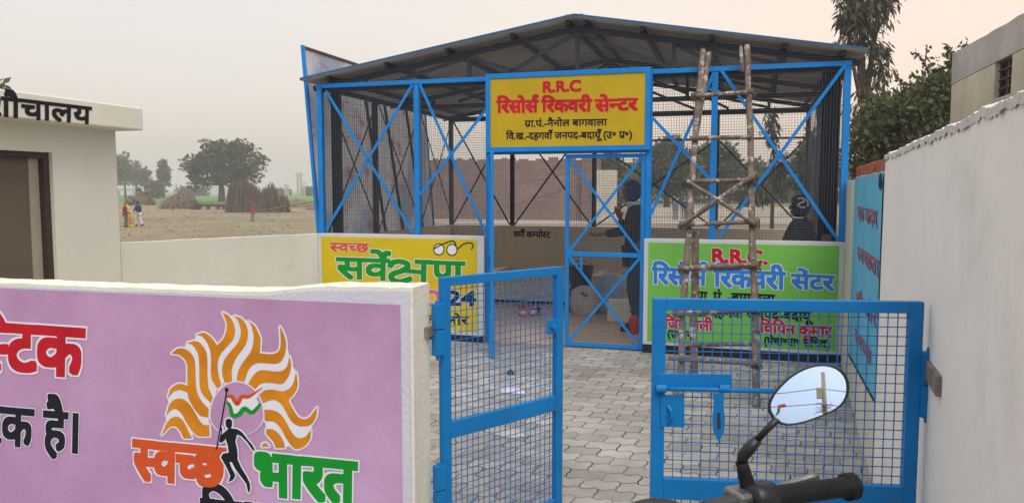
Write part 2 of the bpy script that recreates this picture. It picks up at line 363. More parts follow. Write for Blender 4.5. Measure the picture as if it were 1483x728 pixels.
    bp = n.new('ShaderNodeBump'); bp.inputs['Strength'].default_value = 0.7; bp.inputs['Distance'].default_value = 0.008
    L.new(hh, bp.inputs['Height']); L.new(bp.outputs[0], b.inputs['Normal'])
    return m
PAVE = paver_mat()

def soil_mat():
    m = mat('dry_field_soil', (0.225, 0.185, 0.115), 0.95, 0.35, 0.12, 0.8, 2.0, spots=0.7, pcol=(0.31, 0.26, 0.18), pscale=0.5, pth=0.54)
    t = m.node_tree; n = t.nodes; L = t.links; b = n['Principled BSDF']
    cur = b.inputs['Base Color'].links[0].from_socket
    tcn = n.new('ShaderNodeTexCoord')
    for sc, th, col, am in ((0.10, 0.52, (0.14, 0.16, 0.06), 0.65), (0.7, 0.56, (0.10, 0.08, 0.05), 0.75), (1.6, 0.62, (0.52, 0.46, 0.36), 0.7)):
        nz = n.new('ShaderNodeTexNoise'); nz.inputs['Scale'].default_value = sc; nz.inputs['Detail'].default_value = 10; nz.inputs['Roughness'].default_value = 0.75
        L.new(tcn.outputs['Object'], nz.inputs['Vector'])
        rp = n.new('ShaderNodeValToRGB'); rp.color_ramp.elements[0].position = th; rp.color_ramp.elements[1].position = th + 0.1
        rp.color_ramp.elements[0].color = (0, 0, 0, 1); rp.color_ramp.elements[1].color = (am, am, am, 1)
        L.new(nz.outputs['Fac'], rp.inputs[0])
        mx = n.new('ShaderNodeMix'); mx.data_type = 'RGBA'; mx.inputs['B'].default_value = list(col) + [1]
        L.new(rp.outputs[0], mx.inputs['Factor']); L.new(cur, mx.inputs['A']); cur = mx.outputs['Result']
    L.new(cur, b.inputs['Base Color'])
    return m
SOIL = soil_mat()

def brick_mat():
    m = bpy.data.materials.new('bare_brickwork'); m.use_nodes = True
    t = m.node_tree; n = t.nodes; L = t.links
    b = n['Principled BSDF']; b.inputs['Roughness'].default_value = 0.9
    tcn = n.new('ShaderNodeTexCoord'); sp = n.new('ShaderNodeSeparateXYZ'); L.new(tcn.outputs['Object'], sp.inputs[0])
    cb = n.new('ShaderNodeCombineXYZ'); L.new(sp.outputs['X'], cb.inputs[0]); L.new(sp.outputs['Z'], cb.inputs[1])
    br = n.new('ShaderNodeTexBrick'); br.inputs['Scale'].default_value = 1.0
    br.inputs['Brick Width'].default_value = 0.24; br.inputs['Row Height'].default_value = 0.085; br.inputs['Mortar Size'].default_value = 0.008
    br.inputs['Color1'].default_value = (0.185, 0.118, 0.098, 1); br.inputs['Color2'].default_value = (0.25, 0.16, 0.132, 1); br.inputs['Mortar'].default_value = (0.21, 0.17, 0.15, 1)
    L.new(cb.outputs[0], br.inputs['Vector'])
    nz = n.new('ShaderNodeTexNoise'); nz.inputs['Scale'].default_value = 0.8; nz.inputs['Detail'].default_value = 8
    L.new(tcn.outputs['Object'], nz.inputs['Vector'])
    r2 = n.new('ShaderNodeValToRGB'); r2.color_ramp.elements[0].color = (0.6, 0.6, 0.6, 1); r2.color_ramp.elements[1].color = (1.3, 1.3, 1.3, 1)
    L.new(nz.outputs['Fac'], r2.inputs[0])
    mu = n.new('ShaderNodeMix'); mu.data_type = 'RGBA'; mu.blend_type = 'MULTIPLY'; mu.inputs['Factor'].default_value = 1
    L.new(br.outputs['Color'], mu.inputs['A']); L.new(r2.outputs[0], mu.inputs['B'])
    L.new(mu.outputs['Result'], b.inputs['Base Color'])
    return m
BRICK = brick_mat()

# ------------------------------------------------------------------ mesh builder
class MB:
    def __init__(s): s.v = []; s.f = []; s.mi = []; s.cur = 0
    def add(s, vs_, fs):
        o = len(s.v); s.v += [tuple(p) for p in vs_]
        for f in fs: s.f.append([o + i for i in f]); s.mi.append(s.cur)
    def box(s, x0, x1, y0, y1, z0, z1):
        s.add([(x0, y0, z0), (x1, y0, z0), (x1, y1, z0), (x0, y1, z0), (x0, y0, z1), (x1, y0, z1), (x1, y1, z1), (x0, y1, z1)],
              [(0, 3, 2, 1), (4, 5, 6, 7), (0, 1, 5, 4), (1, 2, 6, 5), (2, 3, 7, 6), (3, 0, 4, 7)])
    def obox(s, c, ax, ay, az):
        c, ax, ay, az = V(c), V(ax), V(ay), V(az)
        vs_ = [c + ax * a + ay * b + az * d for d in (-1, 1) for a, b in ((-1, -1), (1, -1), (1, 1), (-1, 1))]
        s.add(vs_, [(0, 3, 2, 1), (4, 5, 6, 7), (0, 1, 5, 4), (1, 2, 6, 5), (2, 3, 7, 6), (3, 0, 4, 7)])
    def bar(s, p0, p1, w, h, up=(0, 0, 1), ext=0.0):
        p0, p1 = V(p0), V(p1); d = p1 - p0; l = d.length; d.normalize()
        sd = d.cross(V(up))
        if sd.length < 1e-4: sd = d.cross(V((1, 0, 0)))
        sd.normalize(); u = sd.cross(d)
        s.obox((p0 + p1) / 2, d * (l / 2 + ext), sd * (w / 2), u * (h / 2))
    def path(s, pts, rs, n=8, cap=True):
        pts = [V(p) for p in pts]
        if not hasattr(rs, '__len__'): rs = [rs] * len(pts)
        rings = []; prev = None
        for i, p in enumerate(pts):
            d = (pts[min(i + 1, len(pts) - 1)] - pts[max(i - 1, 0)]).normalized()
            if prev is None:
                a = d.cross(V((0, 0, 1)))
                if a.length < 1e-3: a = d.cross(V((1, 0, 0)))
            else:
                a = prev - d * prev.dot(d)
            a.normalize(); prev = a; b = d.cross(a)
            rings.append([p + (a * math.cos(2 * math.pi * k / n) + b * math.sin(2 * math.pi * k / n)) * rs[i] for k in range(n)])
        vs_ = [q for r in rings for q in r]; fs = []
        for i in range(len(pts) - 1):
            for k in range(n):
                fs.append((i * n + k, i * n + (k + 1) % n, (i + 1) * n + (k + 1) % n, (i + 1) * n + k))
        if cap:
            fs.append(tuple(range(n))[::-1]); fs.append(tuple((len(pts) - 1) * n + k for k in range(n)))
        s.add(vs_, fs)
    def ball(s, c, rx, ry=None, rz=None, nu=12, nv=8, jit=0.0, rot=None):
        ry = ry or rx; rz = rz or rx; c = V(c); vs_ = []; fs = []
        for j in range(nv + 1):
            th = math.pi * j / nv
            for i in range(nu):
                ph = 2 * math.pi * i / nu
                p = V((rx * math.sin(th) * math.cos(ph), ry * math.sin(th) * math.sin(ph), rz * math.cos(th)))
                if jit: p *= 1 + jit * noise.noise(p * (2.0 / max(rx, rz)) + c)
                if rot: p = rot @ p
                vs_.append(c + p)
        for j in range(nv):
            for i in range(nu):
                fs.append((j * nu + i, (j + 1) * nu + i, (j + 1) * nu + (i + 1) % nu, j * nu + (i + 1) % nu))
        s.add(vs_, fs)
    def poly(s, pts): s.add(pts, [tuple(range(len(pts)))])
    def prism(s, pts, off):
        """closed polygon thickened along off"""
        n = len(pts); off = V(off); a = [V(p) for p in pts]; b = [p + off for p in a]
        s.add(a + b, [tuple(range(n))[::-1], tuple(range(n, 2 * n))] + [(i, (i + 1) % n, n + (i + 1) % n, n + i) for i in range(n)])
    def lathe(s, c, prof, n=20, axis=V((0, 0, 1))):
        c = V(c); q = V((0, 0, 1)).rotation_difference(V(axis)); vs_ = []; fs = []
        for r, z in prof:
            for k in range(n):
                vs_.append(c + q @ V((r * math.cos(2 * math.pi * k / n), r * math.sin(2 * math.pi * k / n), z)))
        for i in range(len(prof) - 1):
            for k in range(n): fs.append((i * n + k, i * n + (k + 1) % n, (i + 1) * n + (k + 1) % n, (i + 1) * n + k))
        s.add(vs_, fs)
    def build(s, name, mats, parent=None, loc=None, smooth=False, bevel=0.0, auto=False):
        me = bpy.data.meshes.new(name)
        if parent is not None:
            O = V(parent['_o']) if '_o' in parent else V(parent.location)
        else:
            O = V(loc) if loc is not None else V((0, 0, 0))
        me.from_pydata([(p[0] - O.x, p[1] - O.y, p[2] - O.z) for p in s.v], [], s.f)
        if not isinstance(mats, (list, tuple)): mats = [mats]
        for m in mats: me.materials.append(m)
        if len(mats) > 1: me.polygons.foreach_set('material_index', s.mi)
        if smooth: me.polygons.foreach_set('use_smooth', [True] * len(me.polygons))
        me.update()
        if auto:
            me.polygons.foreach_set('use_smooth', [True] * len(me.polygons)); me.set_sharp_from_angle(angle=rad(35))
        o = bpy.data.objects.new(name, me); COL.objects.link(o)
        if parent is not None: o.parent = parent
        else: o.location = O
        o['_o'] = tuple(O)
        if bevel:
            b = o.modifiers.new('bevel', 'BEVEL'); b.width = bevel; b.segments = 2; b.limit_method = 'ANGLE'; b.angle_limit = rad(40)
        return o

def tag(o, label=None, cat=None, group=None, kind=None):
    if label: o['label'] = label
    if cat: o['category'] = cat
    if group: o['group'] = group
    if kind: o['kind'] = kind
    return o
def thing(name, label, cat, loc, group=None):
    o = bpy.data.objects.new(name, None); COL.objects.link(o)
    o.location = loc; o.empty_display_size = 0.2; o['_o'] = tuple(V(loc))
    return tag(o, label, cat, group)

# ------------------------------------------------------------------ lettering (Devanagari is laid out cluster by cluster)
_gc = {}
def _ink(body):
    cu = bpy.data.curves.new('g', 'FONT'); cu.body = body; cu.size = 1; cu.resolution_u = 4
    cu.dimensions = '2D'; cu.fill_mode = 'BOTH'
    o = bpy.data.objects.new('g', cu); COL.objects.link(o)
    me = bpy.data.meshes.new_from_object(o.evaluated_get(bpy.context.evaluated_depsgraph_get()))
    vs_ = [v.co.copy() for v in me.vertices]; fs = [tuple(p.vertices) for p in me.polygons]
    bpy.data.objects.remove(o); bpy.data.curves.remove(cu); bpy.data.meshes.remove(me)
    return vs_, fs
_IW = max(p.x for p in _ink('MMMI')[0])
def glyph(ch):
    if ch in _gc: return _gc[ch]
    half = len(ch) > 1 and ch[0] == '<'
    c = ch[1:] if half else ch
    if c == ' ': _gc[ch] = ([], [], 0.26); return _gc[ch]
    vs_, fs = _ink(c)
    adv = max(p.x for p in _ink(c + 'MMMI')[0]) - _IW
    if half:
        cut = max(p.x for p in vs_ if p.y < 0.03) - 0.088
        bm = bmesh.new()
        bv = [bm.verts.new(p) for p in vs_]
        for f in fs:
            try: bm.faces.new([bv[i] for i in f])
            except ValueError: pass
        bmesh.ops.bisect_plane(bm, geom=bm.verts[:] + bm.edges[:] + bm.faces[:], plane_co=(cut, 0, 0), plane_no=(1, 0, 0), clear_outer=True)
        bm.verts.index_update()
        vs_ = [v.co.copy() for v in bm.verts]; fs = [tuple(v.index for v in f.verts) for f in bm.faces]
        bm.free(); adv = cut
    _gc[ch] = (vs_, fs, adv)
    return _gc[ch]
def brush(r, k): return [(r * .9 * a, r * .9 * b) for a, b in [(-1 + 2 * i / k, -1) for i in range(k)] + [(1, -1 + 2 * i / k) for i in range(k)] + [(1 - 2 * i / k, 1) for i in range(k)] + [(-1, 1 - 2 * i / k) for i in range(k)]]
def ring(r, n): return [(r * math.cos(2 * math.pi * i / n + 0.3), r * math.sin(2 * math.pi * i / n + 0.3)) for i in range(n)]
def ribbon(pts, ws):
    pts = [V((p[0], p[1], 0)) for p in pts]
    if not hasattr(ws, '__len__'): ws = [ws] * len(pts)
    L_, R_ = [], []
    for i, p in enumerate(pts):
        d = (pts[min(i + 1, len(pts) - 1)] - pts[max(i - 1, 0)]).normalized(); nrm = V((-d.y, d.x, 0))
        L_.append(p + nrm * ws[i] / 2); R_.append(p - nrm * ws[i] / 2)
    n = len(pts)
    return L_ + R_, [(i, n + i, n + i + 1, i + 1) for i in range(n - 1)]
def spline(pts, k=6):
    out_ = []; P = [V((p[0], p[1], 0)) for p in pts]; n = len(P)
    for i in range(n - 1):
        a, b, c, d = P[max(i - 1, 0)], P[i], P[i + 1], P[min(i + 2, n - 1)]
        for j in range(k):
            t = j / k
            out_.append(0.5 * ((2 * b) + (c - a) * t + (2 * a - 5 * b + 4 * c - d) * t * t + (3 * b - a - 3 * c + d) * t ** 3))
    out_.append(P[-1])
    return [(p.x, p.y) for p in out_]
def layout(tokens, bold=0):
    """list of (verts, faces) in text space and the total advance; '^' reph on the cluster before, '/' subjoined ra, 'KSH' the ksha conjunct"""
    x = 0.0; out_ = []; sw = 0.082
    for t in tokens:
        if t == '^':
            vs_, fs = ribbon(spline([(x - 0.11, 0.60), (x - 0.23, 0.70), (x - 0.25, 0.80), (x - 0.15, 0.875), (x - 0.03, 0.83)]), sw); a = 0
        elif t == '^e':
            vs_, fs = ribbon(spline([(x - 0.10, 0.60), (x - 0.10, 0.70), (x - 0.05, 0.82), (x + 0.04, 0.80)]), sw); a = 0
        elif t == '/':
            vs_, fs = ribbon([(x - 0.13, 0.24), (x - 0.40, 0.03)], sw); a = 0
        elif t == 'KSH':
            parts = [ribbon([(x + 0.62, 0.585), (x + 0.98, 0.585)], 0.075), ribbon([(x + 0.80, 0.60), (x + 0.80, 0)], sw),
                     ribbon(spline([(x + 0.03, 0.42), (x + 0.10, 0.54), (x + 0.25, 0.585), (x + 0.42, 0.53), (x + 0.44, 0.41), (x + 0.30, 0.30), (x + 0.12, 0.21), (x + 0.06, 0.10), (x + 0.14, 0.0), (x + 0.32, -0.01), (x + 0.52, 0.08)]), sw),
                     ribbon([(x + 0.38, 0.30), (x + 0.80, 0.27)], sw * .8)]
            for p in parts: out_.append(p)
            x += 0.98; continue
        else:
            vs_, fs, a = glyph(t); vs_ = [V((p.x + x, p.y, 0)) for p in vs_]
        if vs_: out_.append((vs_, fs))
        x += a
    return out_, x
def letters(tokens, P0, P1, Pb, nrm, m, parent, bold=0.03, outline=None, obold=0.05, name='lettering', lift=0.0012):
    """P0/P1 left and right end of the head line, Pb foot of the left end (all on the surface); brush weight grows the glyphs"""
    P0, P1, Pb, nrm = V(P0), V(P1), V(Pb), V(nrm)
    glyphs, W = layout(tokens)
    U = (P1 - P0) / W; VV = (P0 - Pb) / 0.622
    kx = VV.length / max(1e-6, U.length)                                  # same brush width both ways
    mb = MB(); mats = [m]
    def put(offs, base):
        q = 0
        for gi_, (vs_, fs) in enumerate(glyphs):
            hr = random.Random(len(tokens) * 31 + gi_); jx, jy, sh, sy_ = hr.uniform(-.010, .010), hr.uniform(-.008, .008), hr.uniform(-.02, .02), hr.uniform(.975, 1.02)
            for ox, oy in offs:
                mb.add([Pb + U * (p.x + jx + sh * p.y + ox * kx) + VV * (.622 + (p.y - .622) * sy_ + jy + oy) + nrm * (base + (q % 60) * 0.000006) for p in vs_], fs); q += 1
    if outline is not None:
        mats = [m, outline]; mb.cur = 1
        put(brush(bold + obold * .8, 4) + brush(bold, 2), lift); mb.cur = 0
    put([(0, 0)] + (brush(bold, 3) if bold > 0 else []), lift + 0.0005)
    return mb.build(name, mats, parent)

# ================================================================== SETTING
def sheet(name, pts, m, kind='structure', z=None):
    mb = MB(); mb.poly(pts); o = mb.build(name, m); o['kind'] = kind; return o
g = MB(); NG = 60
X0, X1, Y0, Y1 = -620, 420, -120, 700
def gz(x, y):
    d = math.hypot(x, y)
    return 0.0 if d < 30 else 0.10 * noise.noise(V((x * 0.05, y * 0.05, 0))) * min(1, (d - 30) / 30) - 0.0
gx = [X0 + (X1 - X0) * i / NG for i in range(NG + 1)]; gy = [Y0 + (Y1 - Y0) * i / NG for i in range(NG + 1)]
g.add([(x, y, -0.004 if math.hypot(x, y) < 30 else -0.004) for y in gy for x in gx], [(j * (NG + 1) + i, j * (NG + 1) + i + 1, (j + 1) * (NG + 1) + i + 1, (j + 1) * (NG + 1) + i) for j in range(NG) for i in range(NG)])
tag(g.build('ground', SOIL), kind='structure')
sheet('paving', [(-5.55, 2.2, 0.0), (0.9, 2.2, 0.0), (0.9, 7.62, 0.0), (-5.55, 7.62, 0.0)], PAVE)
sheet('floor', [(-4.4, 7.62, 0.003), (0.85, 7.62, 0.003), (0.85, 11.6, 0.003), (-4.4, 11.6, 0.003)], CONC)
crop = [at(60, 98), at(640, 98), at(700, 280), at(40, 280)]
sheet('crop_field', [V((p.x, p.y, 0.02)) for p in crop], CROP)
pale = [at(640, 36), at(1500, 36), at(1700, 44), at(600, 44)]
sheet('road', [V((p.x, p.y, 0.01)) for p in pale], mat('pale_dust_road', (0.36, 0.31, 0.25), 0.95, 0.12, 0.5, 0.3, 6))

# haze: one closed box of thin air
hb = MB(); hb.box(X0 - 5, X1 + 5, Y0 - 5, Y1 + 5, -1.2, 16.0)
hm = bpy.data.materials.new('winter_haze'); hm.use_nodes = True
hn = hm.node_tree.nodes; hn.remove(hn['Principled BSDF'])
pv = hn.new('ShaderNodeVolumePrincipled'); pv.inputs['Density'].default_value = 0.0019
pv.inputs['Color'].default_value = (0.80, 0.80, 0.80, 1); pv.inputs['Anisotropy'].default_value = 0.0
hm.node_tree.links.new(pv.outputs[0], hn['Material Output'].inputs['Volume'])
tag(hb.build('haze', hm), kind='stuff')

# ------------------------------------------------------------------ walls
def wall_strip(P0, P1, th, zt, m, n=40, jit=0.004, tj=0.006, name='wall', nrm=None, parent=None, z0=0.0, zrows=8):
    """plastered wall with a slightly uneven face; th is thickness towards +nrm (away from the seen face)"""
    P0, P1 = V(P0), V(P1); d = (P1 - P0); nrm = V(nrm)
    mb = MB(); vs_ = []; R_ = zrows + 1
    for i in range(n + 1):
        t = i / n; p = P0 + d * t; top = zt(t) + tj * noise.noise(V((t * d.length * 6, 3.1, 0))) + tj * 0.6 * noise.noise(V((t * d.length * 19, 7.1, 0)))
        for side in (0, 1):
            for j in range(R_):
                z = z0 + (top - z0) * j / zrows
                q = p + nrm * (th * side) + nrm * (jit * noise.noise(V((p.x * 2.3, p.y * 2.3 + side * 9, z * 2.3))))
                vs_.append((q.x, q.y, z))
    S = 2 * R_; fs = []
    for i in range(n):
        for j in range(zrows):
            a = i * S + j; b = (i + 1) * S + j
            fs.append((a, b, b + 1, a + 1)); fs.append((a + R_, a + R_ + 1, b + R_ + 1, b + R_))
        fs.append((i * S + zrows, (i + 1) * S + zrows, (i + 1) * S + R_ + zrows, i * S + R_ + zrows))
    for i in (0, n):
        for j in range(zrows):
            a = i * S + j
            fs.append((a, a + 1, a + R_ + 1, a + R_) if i == 0 else (a, a + R_, a + R_ + 1, a + 1))
    mb.add(vs_, fs)
    return mb

# --- front boundary wall with the painted slogan
FWY = 2.85
def interp(x, tab):
    for (a, za), (b, zb) in zip(tab, tab[1:]):
        if x <= b: return za + (zb - za) * max(0, (x - a)) / (b - a)
    return tab[-1][1]
ftab = [(-6.4, 1.135), (-3.46, 1.148), (-2.6, 1.152), (-1.98, 1.160), (-1.72, 1.192), (-1.27, 1.205)]
fw_ = thing('painted_wall', 'cream and pink front wall painted with a flame emblem, a runner and Hindi lettering', 'wall', (-3.2, FWY, 0))
wall_strip((-6.4, FWY, 0), (-1.27, FWY, 0), 0.17, lambda t: interp(-6.4 + 5.13 * t, ftab), CREAM, n=110, nrm=(0, 1, 0), jit=0.0015, tj=0.007).build('wall', CREAMW, fw_, auto=True)
b_ = MB(); nb_ = 80
for i in range(nb_):
    xa, xb = -6.38 + (5.095) * i / nb_, -6.38 + (5.095) * (i + 1) / nb_
    b_.add([(xa, FWY - 0.004, 0.03), (xb, FWY - 0.004, 0.03), (xb, FWY - 0.004, interp(xb, ftab) - 0.016), (xa, FWY - 0.004, interp(xa, ftab) - 0.016)], [(0, 1, 2, 3)])
b_.build('painted_border', LILAC, fw_)
b_ = MB(); b_.add([(-6.3, FWY - 0.0065, 0.0), (-1.325, FWY - 0.0065, 0.0), (-1.325, FWY - 0.0065, 1.132), (-6.3, FWY - 0.0065, 1.112)], [(0, 1, 2, 3)])
b_.build('painted_panel', PINKP, fw_)
FN = V((0, -1, 0)); YP = FWY - 0.008
def P(x, y): return on_Y(x, y, YP)
def hl(tokens, right, slope, hpx, xs, m, bold, obold=0.035, outline=WHT):
    """line of wall lettering ending at pixel `right`, head line falling by slope, letters hpx tall, xs pixels per text unit"""
    _, W = layout(tokens)
    x1, y1 = right; x0 = x1 - W * xs; y0 = y1 - slope * (x1 - x0)
    letters(tokens, P(x0, y0), P(x1, y1), P(x0, y0 + hpx), FN, m, fw_, bold, outline, obold)
hl(['प', '<ल', 'ा', 'ि', '<स', 'ट', 'क'], (121, 478), 0.07, 61, 82, RED, 0.038)
hl(['ह', 'ा', 'ि', 'न', 'क', 'ा', 'र', 'क', ' ', 'ह', 'ै', '।'], (120, 600), 0.085, 49, 57, BLK, 0.03, 0.02)
hl(['<स', 'व', '<च', 'छ'], (325, 651), 0.10, 52, 59, REDO, 0.046)
hl(['भ', 'ा', 'र', 'त'], (515, 671), 0.10, 55, 76, GRN, 0.044)
hl(['ि', 'म', 'श', 'न'], (430, 736), 0.10, 50, 66, BLK, 0.036, 0.02)
# flame emblem
def AP(X, Y): return P(230 + X / 6.0667, 445 + Y / 6.0667)
FL = [
 [(110,403),(160,362),(220,358),(275,390),(310,440),(322,500),(325,600),(330,700),(345,760),(385,830),(440,890),(438,965),(375,955),(320,900),(275,820),(255,760),(252,560),(250,500),(225,450),(175,412)],
 [(245,312),(310,292),(365,310),(410,370),(428,440),(430,600),(438,700),(455,740),(478,800),(460,838),(410,790),(370,730),(358,640),(355,480),(345,410),(315,350),(280,320)],
 [(330,238),(390,218),(450,250),(490,295),(513,330),(560,285),(590,220),(598,130),(560,40),(610,65),(655,130),(672,200),(655,280),(600,345),(545,410),(520,480),(525,580),(550,685),(515,712),(470,640),(458,560),(460,450),(450,370),(420,300),(375,250)],
 [(660,70),(720,90),(765,145),(785,220),(775,300),(740,365),(690,430),(655,500),(642,560),(645,655),(580,660),(562,600),(558,530),(580,450),(640,375),(700,300),(722,220),(710,150),(690,105)],
 [(785,115),(835,150),(875,215),(897,290),(890,400),(960,408),(1030,400),(1065,360),(1072,280),(1065,160),(1095,220),(1118,300),(1115,390),(1085,460),(1040,492),(950,490),(880,487),(820,510),(780,570),(745,672),(690,645),(698,560),(740,480),(800,400),(825,340),(835,260),(820,180),(805,140)],
 [(1150,425),(1165,490),(1155,570),(1120,640),(1080,672),(1020,665),(940,660),(880,680),(840,725),(778,680),(820,610),(870,560),(930,548),(1020,560),(1085,555),(1130,510)],
 [(860,787),(920,730),(1000,718),(1080,733),(1140,715),(1185,660),(1208,560),(1220,640),(1218,700),(1190,760),(1145,810),(1170,870),(1220,950),(1275,978),(1330,955),(1395,870),(1385,950),(1345,1020),(1290,1042),(1220,1035),(1160,990),(1110,900),(1070,840),(1000,808),(905,840)],
 [(920,892),(1000,898),(1060,925),(1110,985),(1150,1060),(1190,1120),(1235,1145),(1290,1130),(1340,1070),(1335,1140),(1290,1210),(1215,1242),(1165,1210),(1110,1130),(1070,1055),(1010,1000),(935,995)],
 [(945,1065),(1000,1065),(1060,1110),(1100,1180),(1110,1230),(1030,1232),(1010,1180),(945,1105)],
 [(905,1220),(915,1195),(945,1188),(975,1220)],
 [(80,797),(100,720),(160,672),(210,672),(255,690),(255,745),(190,722),(130,740)],
 [(65,950),(90,860),(140,805),(210,800),(270,845),(320,920),(360,990),(400,1030),(445,1028),(450,1128),(360,1130),(300,1090),(240,1000),(200,930),(150,890),(105,905)],
 [(25,1125),(60,1030),(110,970),(170,958),(220,1000),(270,1100),(295,1148),(225,1148),(195,1090),(150,1045),(95,1050)],
]
def closed_spline(pts, k=3):
    n = len(pts); o = []
    for i in range(n):
        a, b, c, d = (V((*pts[(i + q) % n], 0)) for q in (-1, 0, 1, 2))
        sharp = (b - a).normalized().dot((c - b).normalized()) < 0.35 or (c - b).normalized().dot((d - c).normalized()) < 0.35
        for j in range(k):
            t = j / k
            q = b.lerp(c, t) if sharp else 0.5 * ((2 * b) + (c - a) * t + (2 * a - 5 * b + 4 * c - d) * t * t + (3 * b - a - 3 * c + d) * t ** 3)
            o.append((q.x, q.y))
    return o
em = MB()
for q, f in enumerate(FL):
    f = closed_spline(f)
    em.cur = 1
    for z_, (ox, oy) in enumerate(ring(15, 12)): em.poly([AP(p[0] + ox, p[1] + oy) + FN * (0.0008 + q * 0.00001 + z_ * 0.000002) for p in f])
    em.cur = 0; em.poly([AP(*p) + FN * (0.0014 + q * 0.00002) for p in f])
em.cur = 1
GAP = [
 [(220,358),(275,390),(310,440),(322,500),(325,600),(330,700),(345,760),(385,830),(440,890),(460,838),(410,790),(370,730),(358,640),(355,480),(345,410),(315,350),(280,320),(245,312)],
 [(310,292),(365,310),(410,370),(428,440),(430,600),(438,700),(455,740),(478,800),(515,712),(470,640),(458,560),(460,450),(450,370),(420,300),(375,250),(330,238)],
 [(610,65),(655,130),(672,200),(655,280),(600,345),(545,410),(520,480),(525,580),(550,685),(580,660),(562,600),(558,530),(580,450),(640,375),(700,300),(722,220),(710,150),(690,105),(660,70)],
 [(720,90),(765,145),(785,220),(775,300),(740,365),(690,430),(655,500),(642,560),(645,655),(690,645),(698,560),(740,480),(800,400),(825,340),(835,260),(820,180),(805,140),(785,115)],
 [(1118,300),(1115,390),(1085,460),(1040,492),(950,490),(880,487),(820,510),(780,570),(745,672),(778,680),(820,610),(870,560),(930,548),(1020,560),(1085,555),(1130,510),(1150,425)],
 [(1165,490),(1155,570),(1120,640),(1080,672),(1020,665),(940,660),(880,680),(840,725),(860,787),(920,730),(1000,718),(1080,733),(1140,715),(1185,660),(1208,560)],
 [(1385,950),(1345,1020),(1290,1042),(1220,1035),(1160,990),(1110,900),(1070,840),(1000,808),(905,840),(920,892),(1000,898),(1060,925),(1110,985),(1150,1060),(1190,1120),(1235,1145),(1290,1130),(1340,1070)],
 [(1165,1210),(1110,1130),(1070,1055),(1010,1000),(935,995),(945,1065),(1000,1065),(1060,1110),(1100,1180),(1110,1230)],
 [(80,797),(130,740),(190,722),(255,745),(275,820),(320,900),(375,955),(438,965),(445,1028),(400,1030),(360,990),(320,920),(270,845),(210,800),(140,805),(90,860)],
 [(65,950),(105,905),(150,890),(200,930),(240,1000),(300,1090),(295,1148),(270,1100),(220,1000),(170,958),(110,970),(60,1030)]]
for q, f in enumerate(GAP): em.poly([AP(*p) + FN * (0.0010 + q * 0.00001) for p in f])
em.build('flame_emblem', [ORNG, WHT], fw_)
em = MB(); cx_, cy_ = 688, 945
def ell(rx, ry, lift): return [AP(cx_ + rx * math.cos(a), cy_ + (ry if math.sin(a) < 0 else ry * 0.62) * math.sin(a)) + FN * lift for a in [i * 2 * math.pi / 48 for i in range(48)]]
em.cur = 1; em.poly(ell(243, 302, 0.0020)); em.cur = 0; em.poly(ell(232, 291, 0.0025))
em.build('emblem_disc', [PINKP, WHT], fw_)
def CP(X, Y, l=0.0040): return P(290 + X / 4.409, 550 + Y / 4.409) + FN * l
run = [(165,255),(175,245),(185,243),(198,247),(206,258),(208,285),(200,305),(240,310),(260,322),(275,335),(305,375),(335,410),(346,430),(357,452),(345,440),(340,450),(325,425),(300,390),(265,355),(238,345),(228,390),(240,440),(243,480),(241,500),(265,555),(300,610),(320,655),(323,690),(315,720),(306,700),(298,660),(265,615),(225,560),(205,520),(190,520),(205,560),(222,590),(228,610),(212,635),(180,650),(190,630),(195,605),(170,550),(140,500),(135,488),(150,465),(185,460),(180,420),(165,370),(158,385),(132,400),(124,390),(126,370),(135,330),(132,305),(140,295),(145,310),(140,345),(160,328),(182,308),(166,290)]
em = MB(); em.cur = 1
for z_, (ox, oy) in enumerate(ring(9, 12)): em.poly([CP(p[0] + ox, p[1] + oy, 0.0034 + z_ * 0.000004) for p in run])
em.cur = 0; em.poly([CP(*p) for p in run])
em.build('runner_figure', [BLK, WHT], fw_)
em = MB(); v_, f_ = ribbon([(174, 60), (108, 438)], 9); em.add([CP(p.x, p.y) for p in v_], f_)
em.poly([CP(172 + 12 * math.cos(a), 60 + 14 * math.sin(a), 0.0042) for a in [i * math.pi / 8 for i in range(16)]])
em.build('flag_staff', BLK, fw_)
em = MB()
em.cur = 2; em.poly([CP(*p, 0.0030) for p in [(172, 95), (205, 100), (240, 150), (268, 100), (310, 100), (355, 72), (398, 46), (360, 120), (385, 150), (335, 205), (285, 190), (250, 225), (205, 225), (185, 170)]])
em.cur = 0; v_, f_ = ribbon(spline([(172, 103), (205, 106), (238, 150), (268, 105), (310, 105), (355, 78), (402, 44)]), [20 + 9 * math.sin(math.pi * i / 36) - 18 * (i / 36) ** 3 for i in range(37)]); em.add([CP(p.x, p.y, 0.0033) for p in v_], f_)
em.cur = 1; v_, f_ = ribbon(spline([(172, 136), (193, 165), (210, 222), (250, 218), (285, 180), (330, 205), (368, 175), (387, 146)]), [16 + 14 * math.sin(math.pi * i / 42) for i in range(43)]); em.add([CP(p.x, p.y, 0.0033) for p in v_], f_)
em.build('flag_emblem', [REDO, GRN, WHT], fw_)

# --- right boundary wall (whitewashed), runs past the viewer on the right
RW = lambda d: CAM * 0 + RH * (0.47 + 0.368 * d) + FH * d
rdir = (RW(5) - RW(0)).normalized(); RN = V((-rdir.y, rdir.x, 0))           # RN points into the yard
rw = thing('boundary_wall', 'tall whitewashed wall along the right with streaks and a blue painted notice', 'wall', RW(3))
RZ = lambda d: 1.82 - 0.018 * (d - 1.5) if d < 4.05 else 1.775
A_, B_ = RW(1.15), RW(4.05)
mb = wall_strip(A_, B_, 0.23, lambda t: 1.795 - 0.03 * t, WHITEW, n=150, nrm=-RN, jit=0.0, tj=0.004, zrows=1)
mb.build('wall', WHITEW, rw, auto=True)
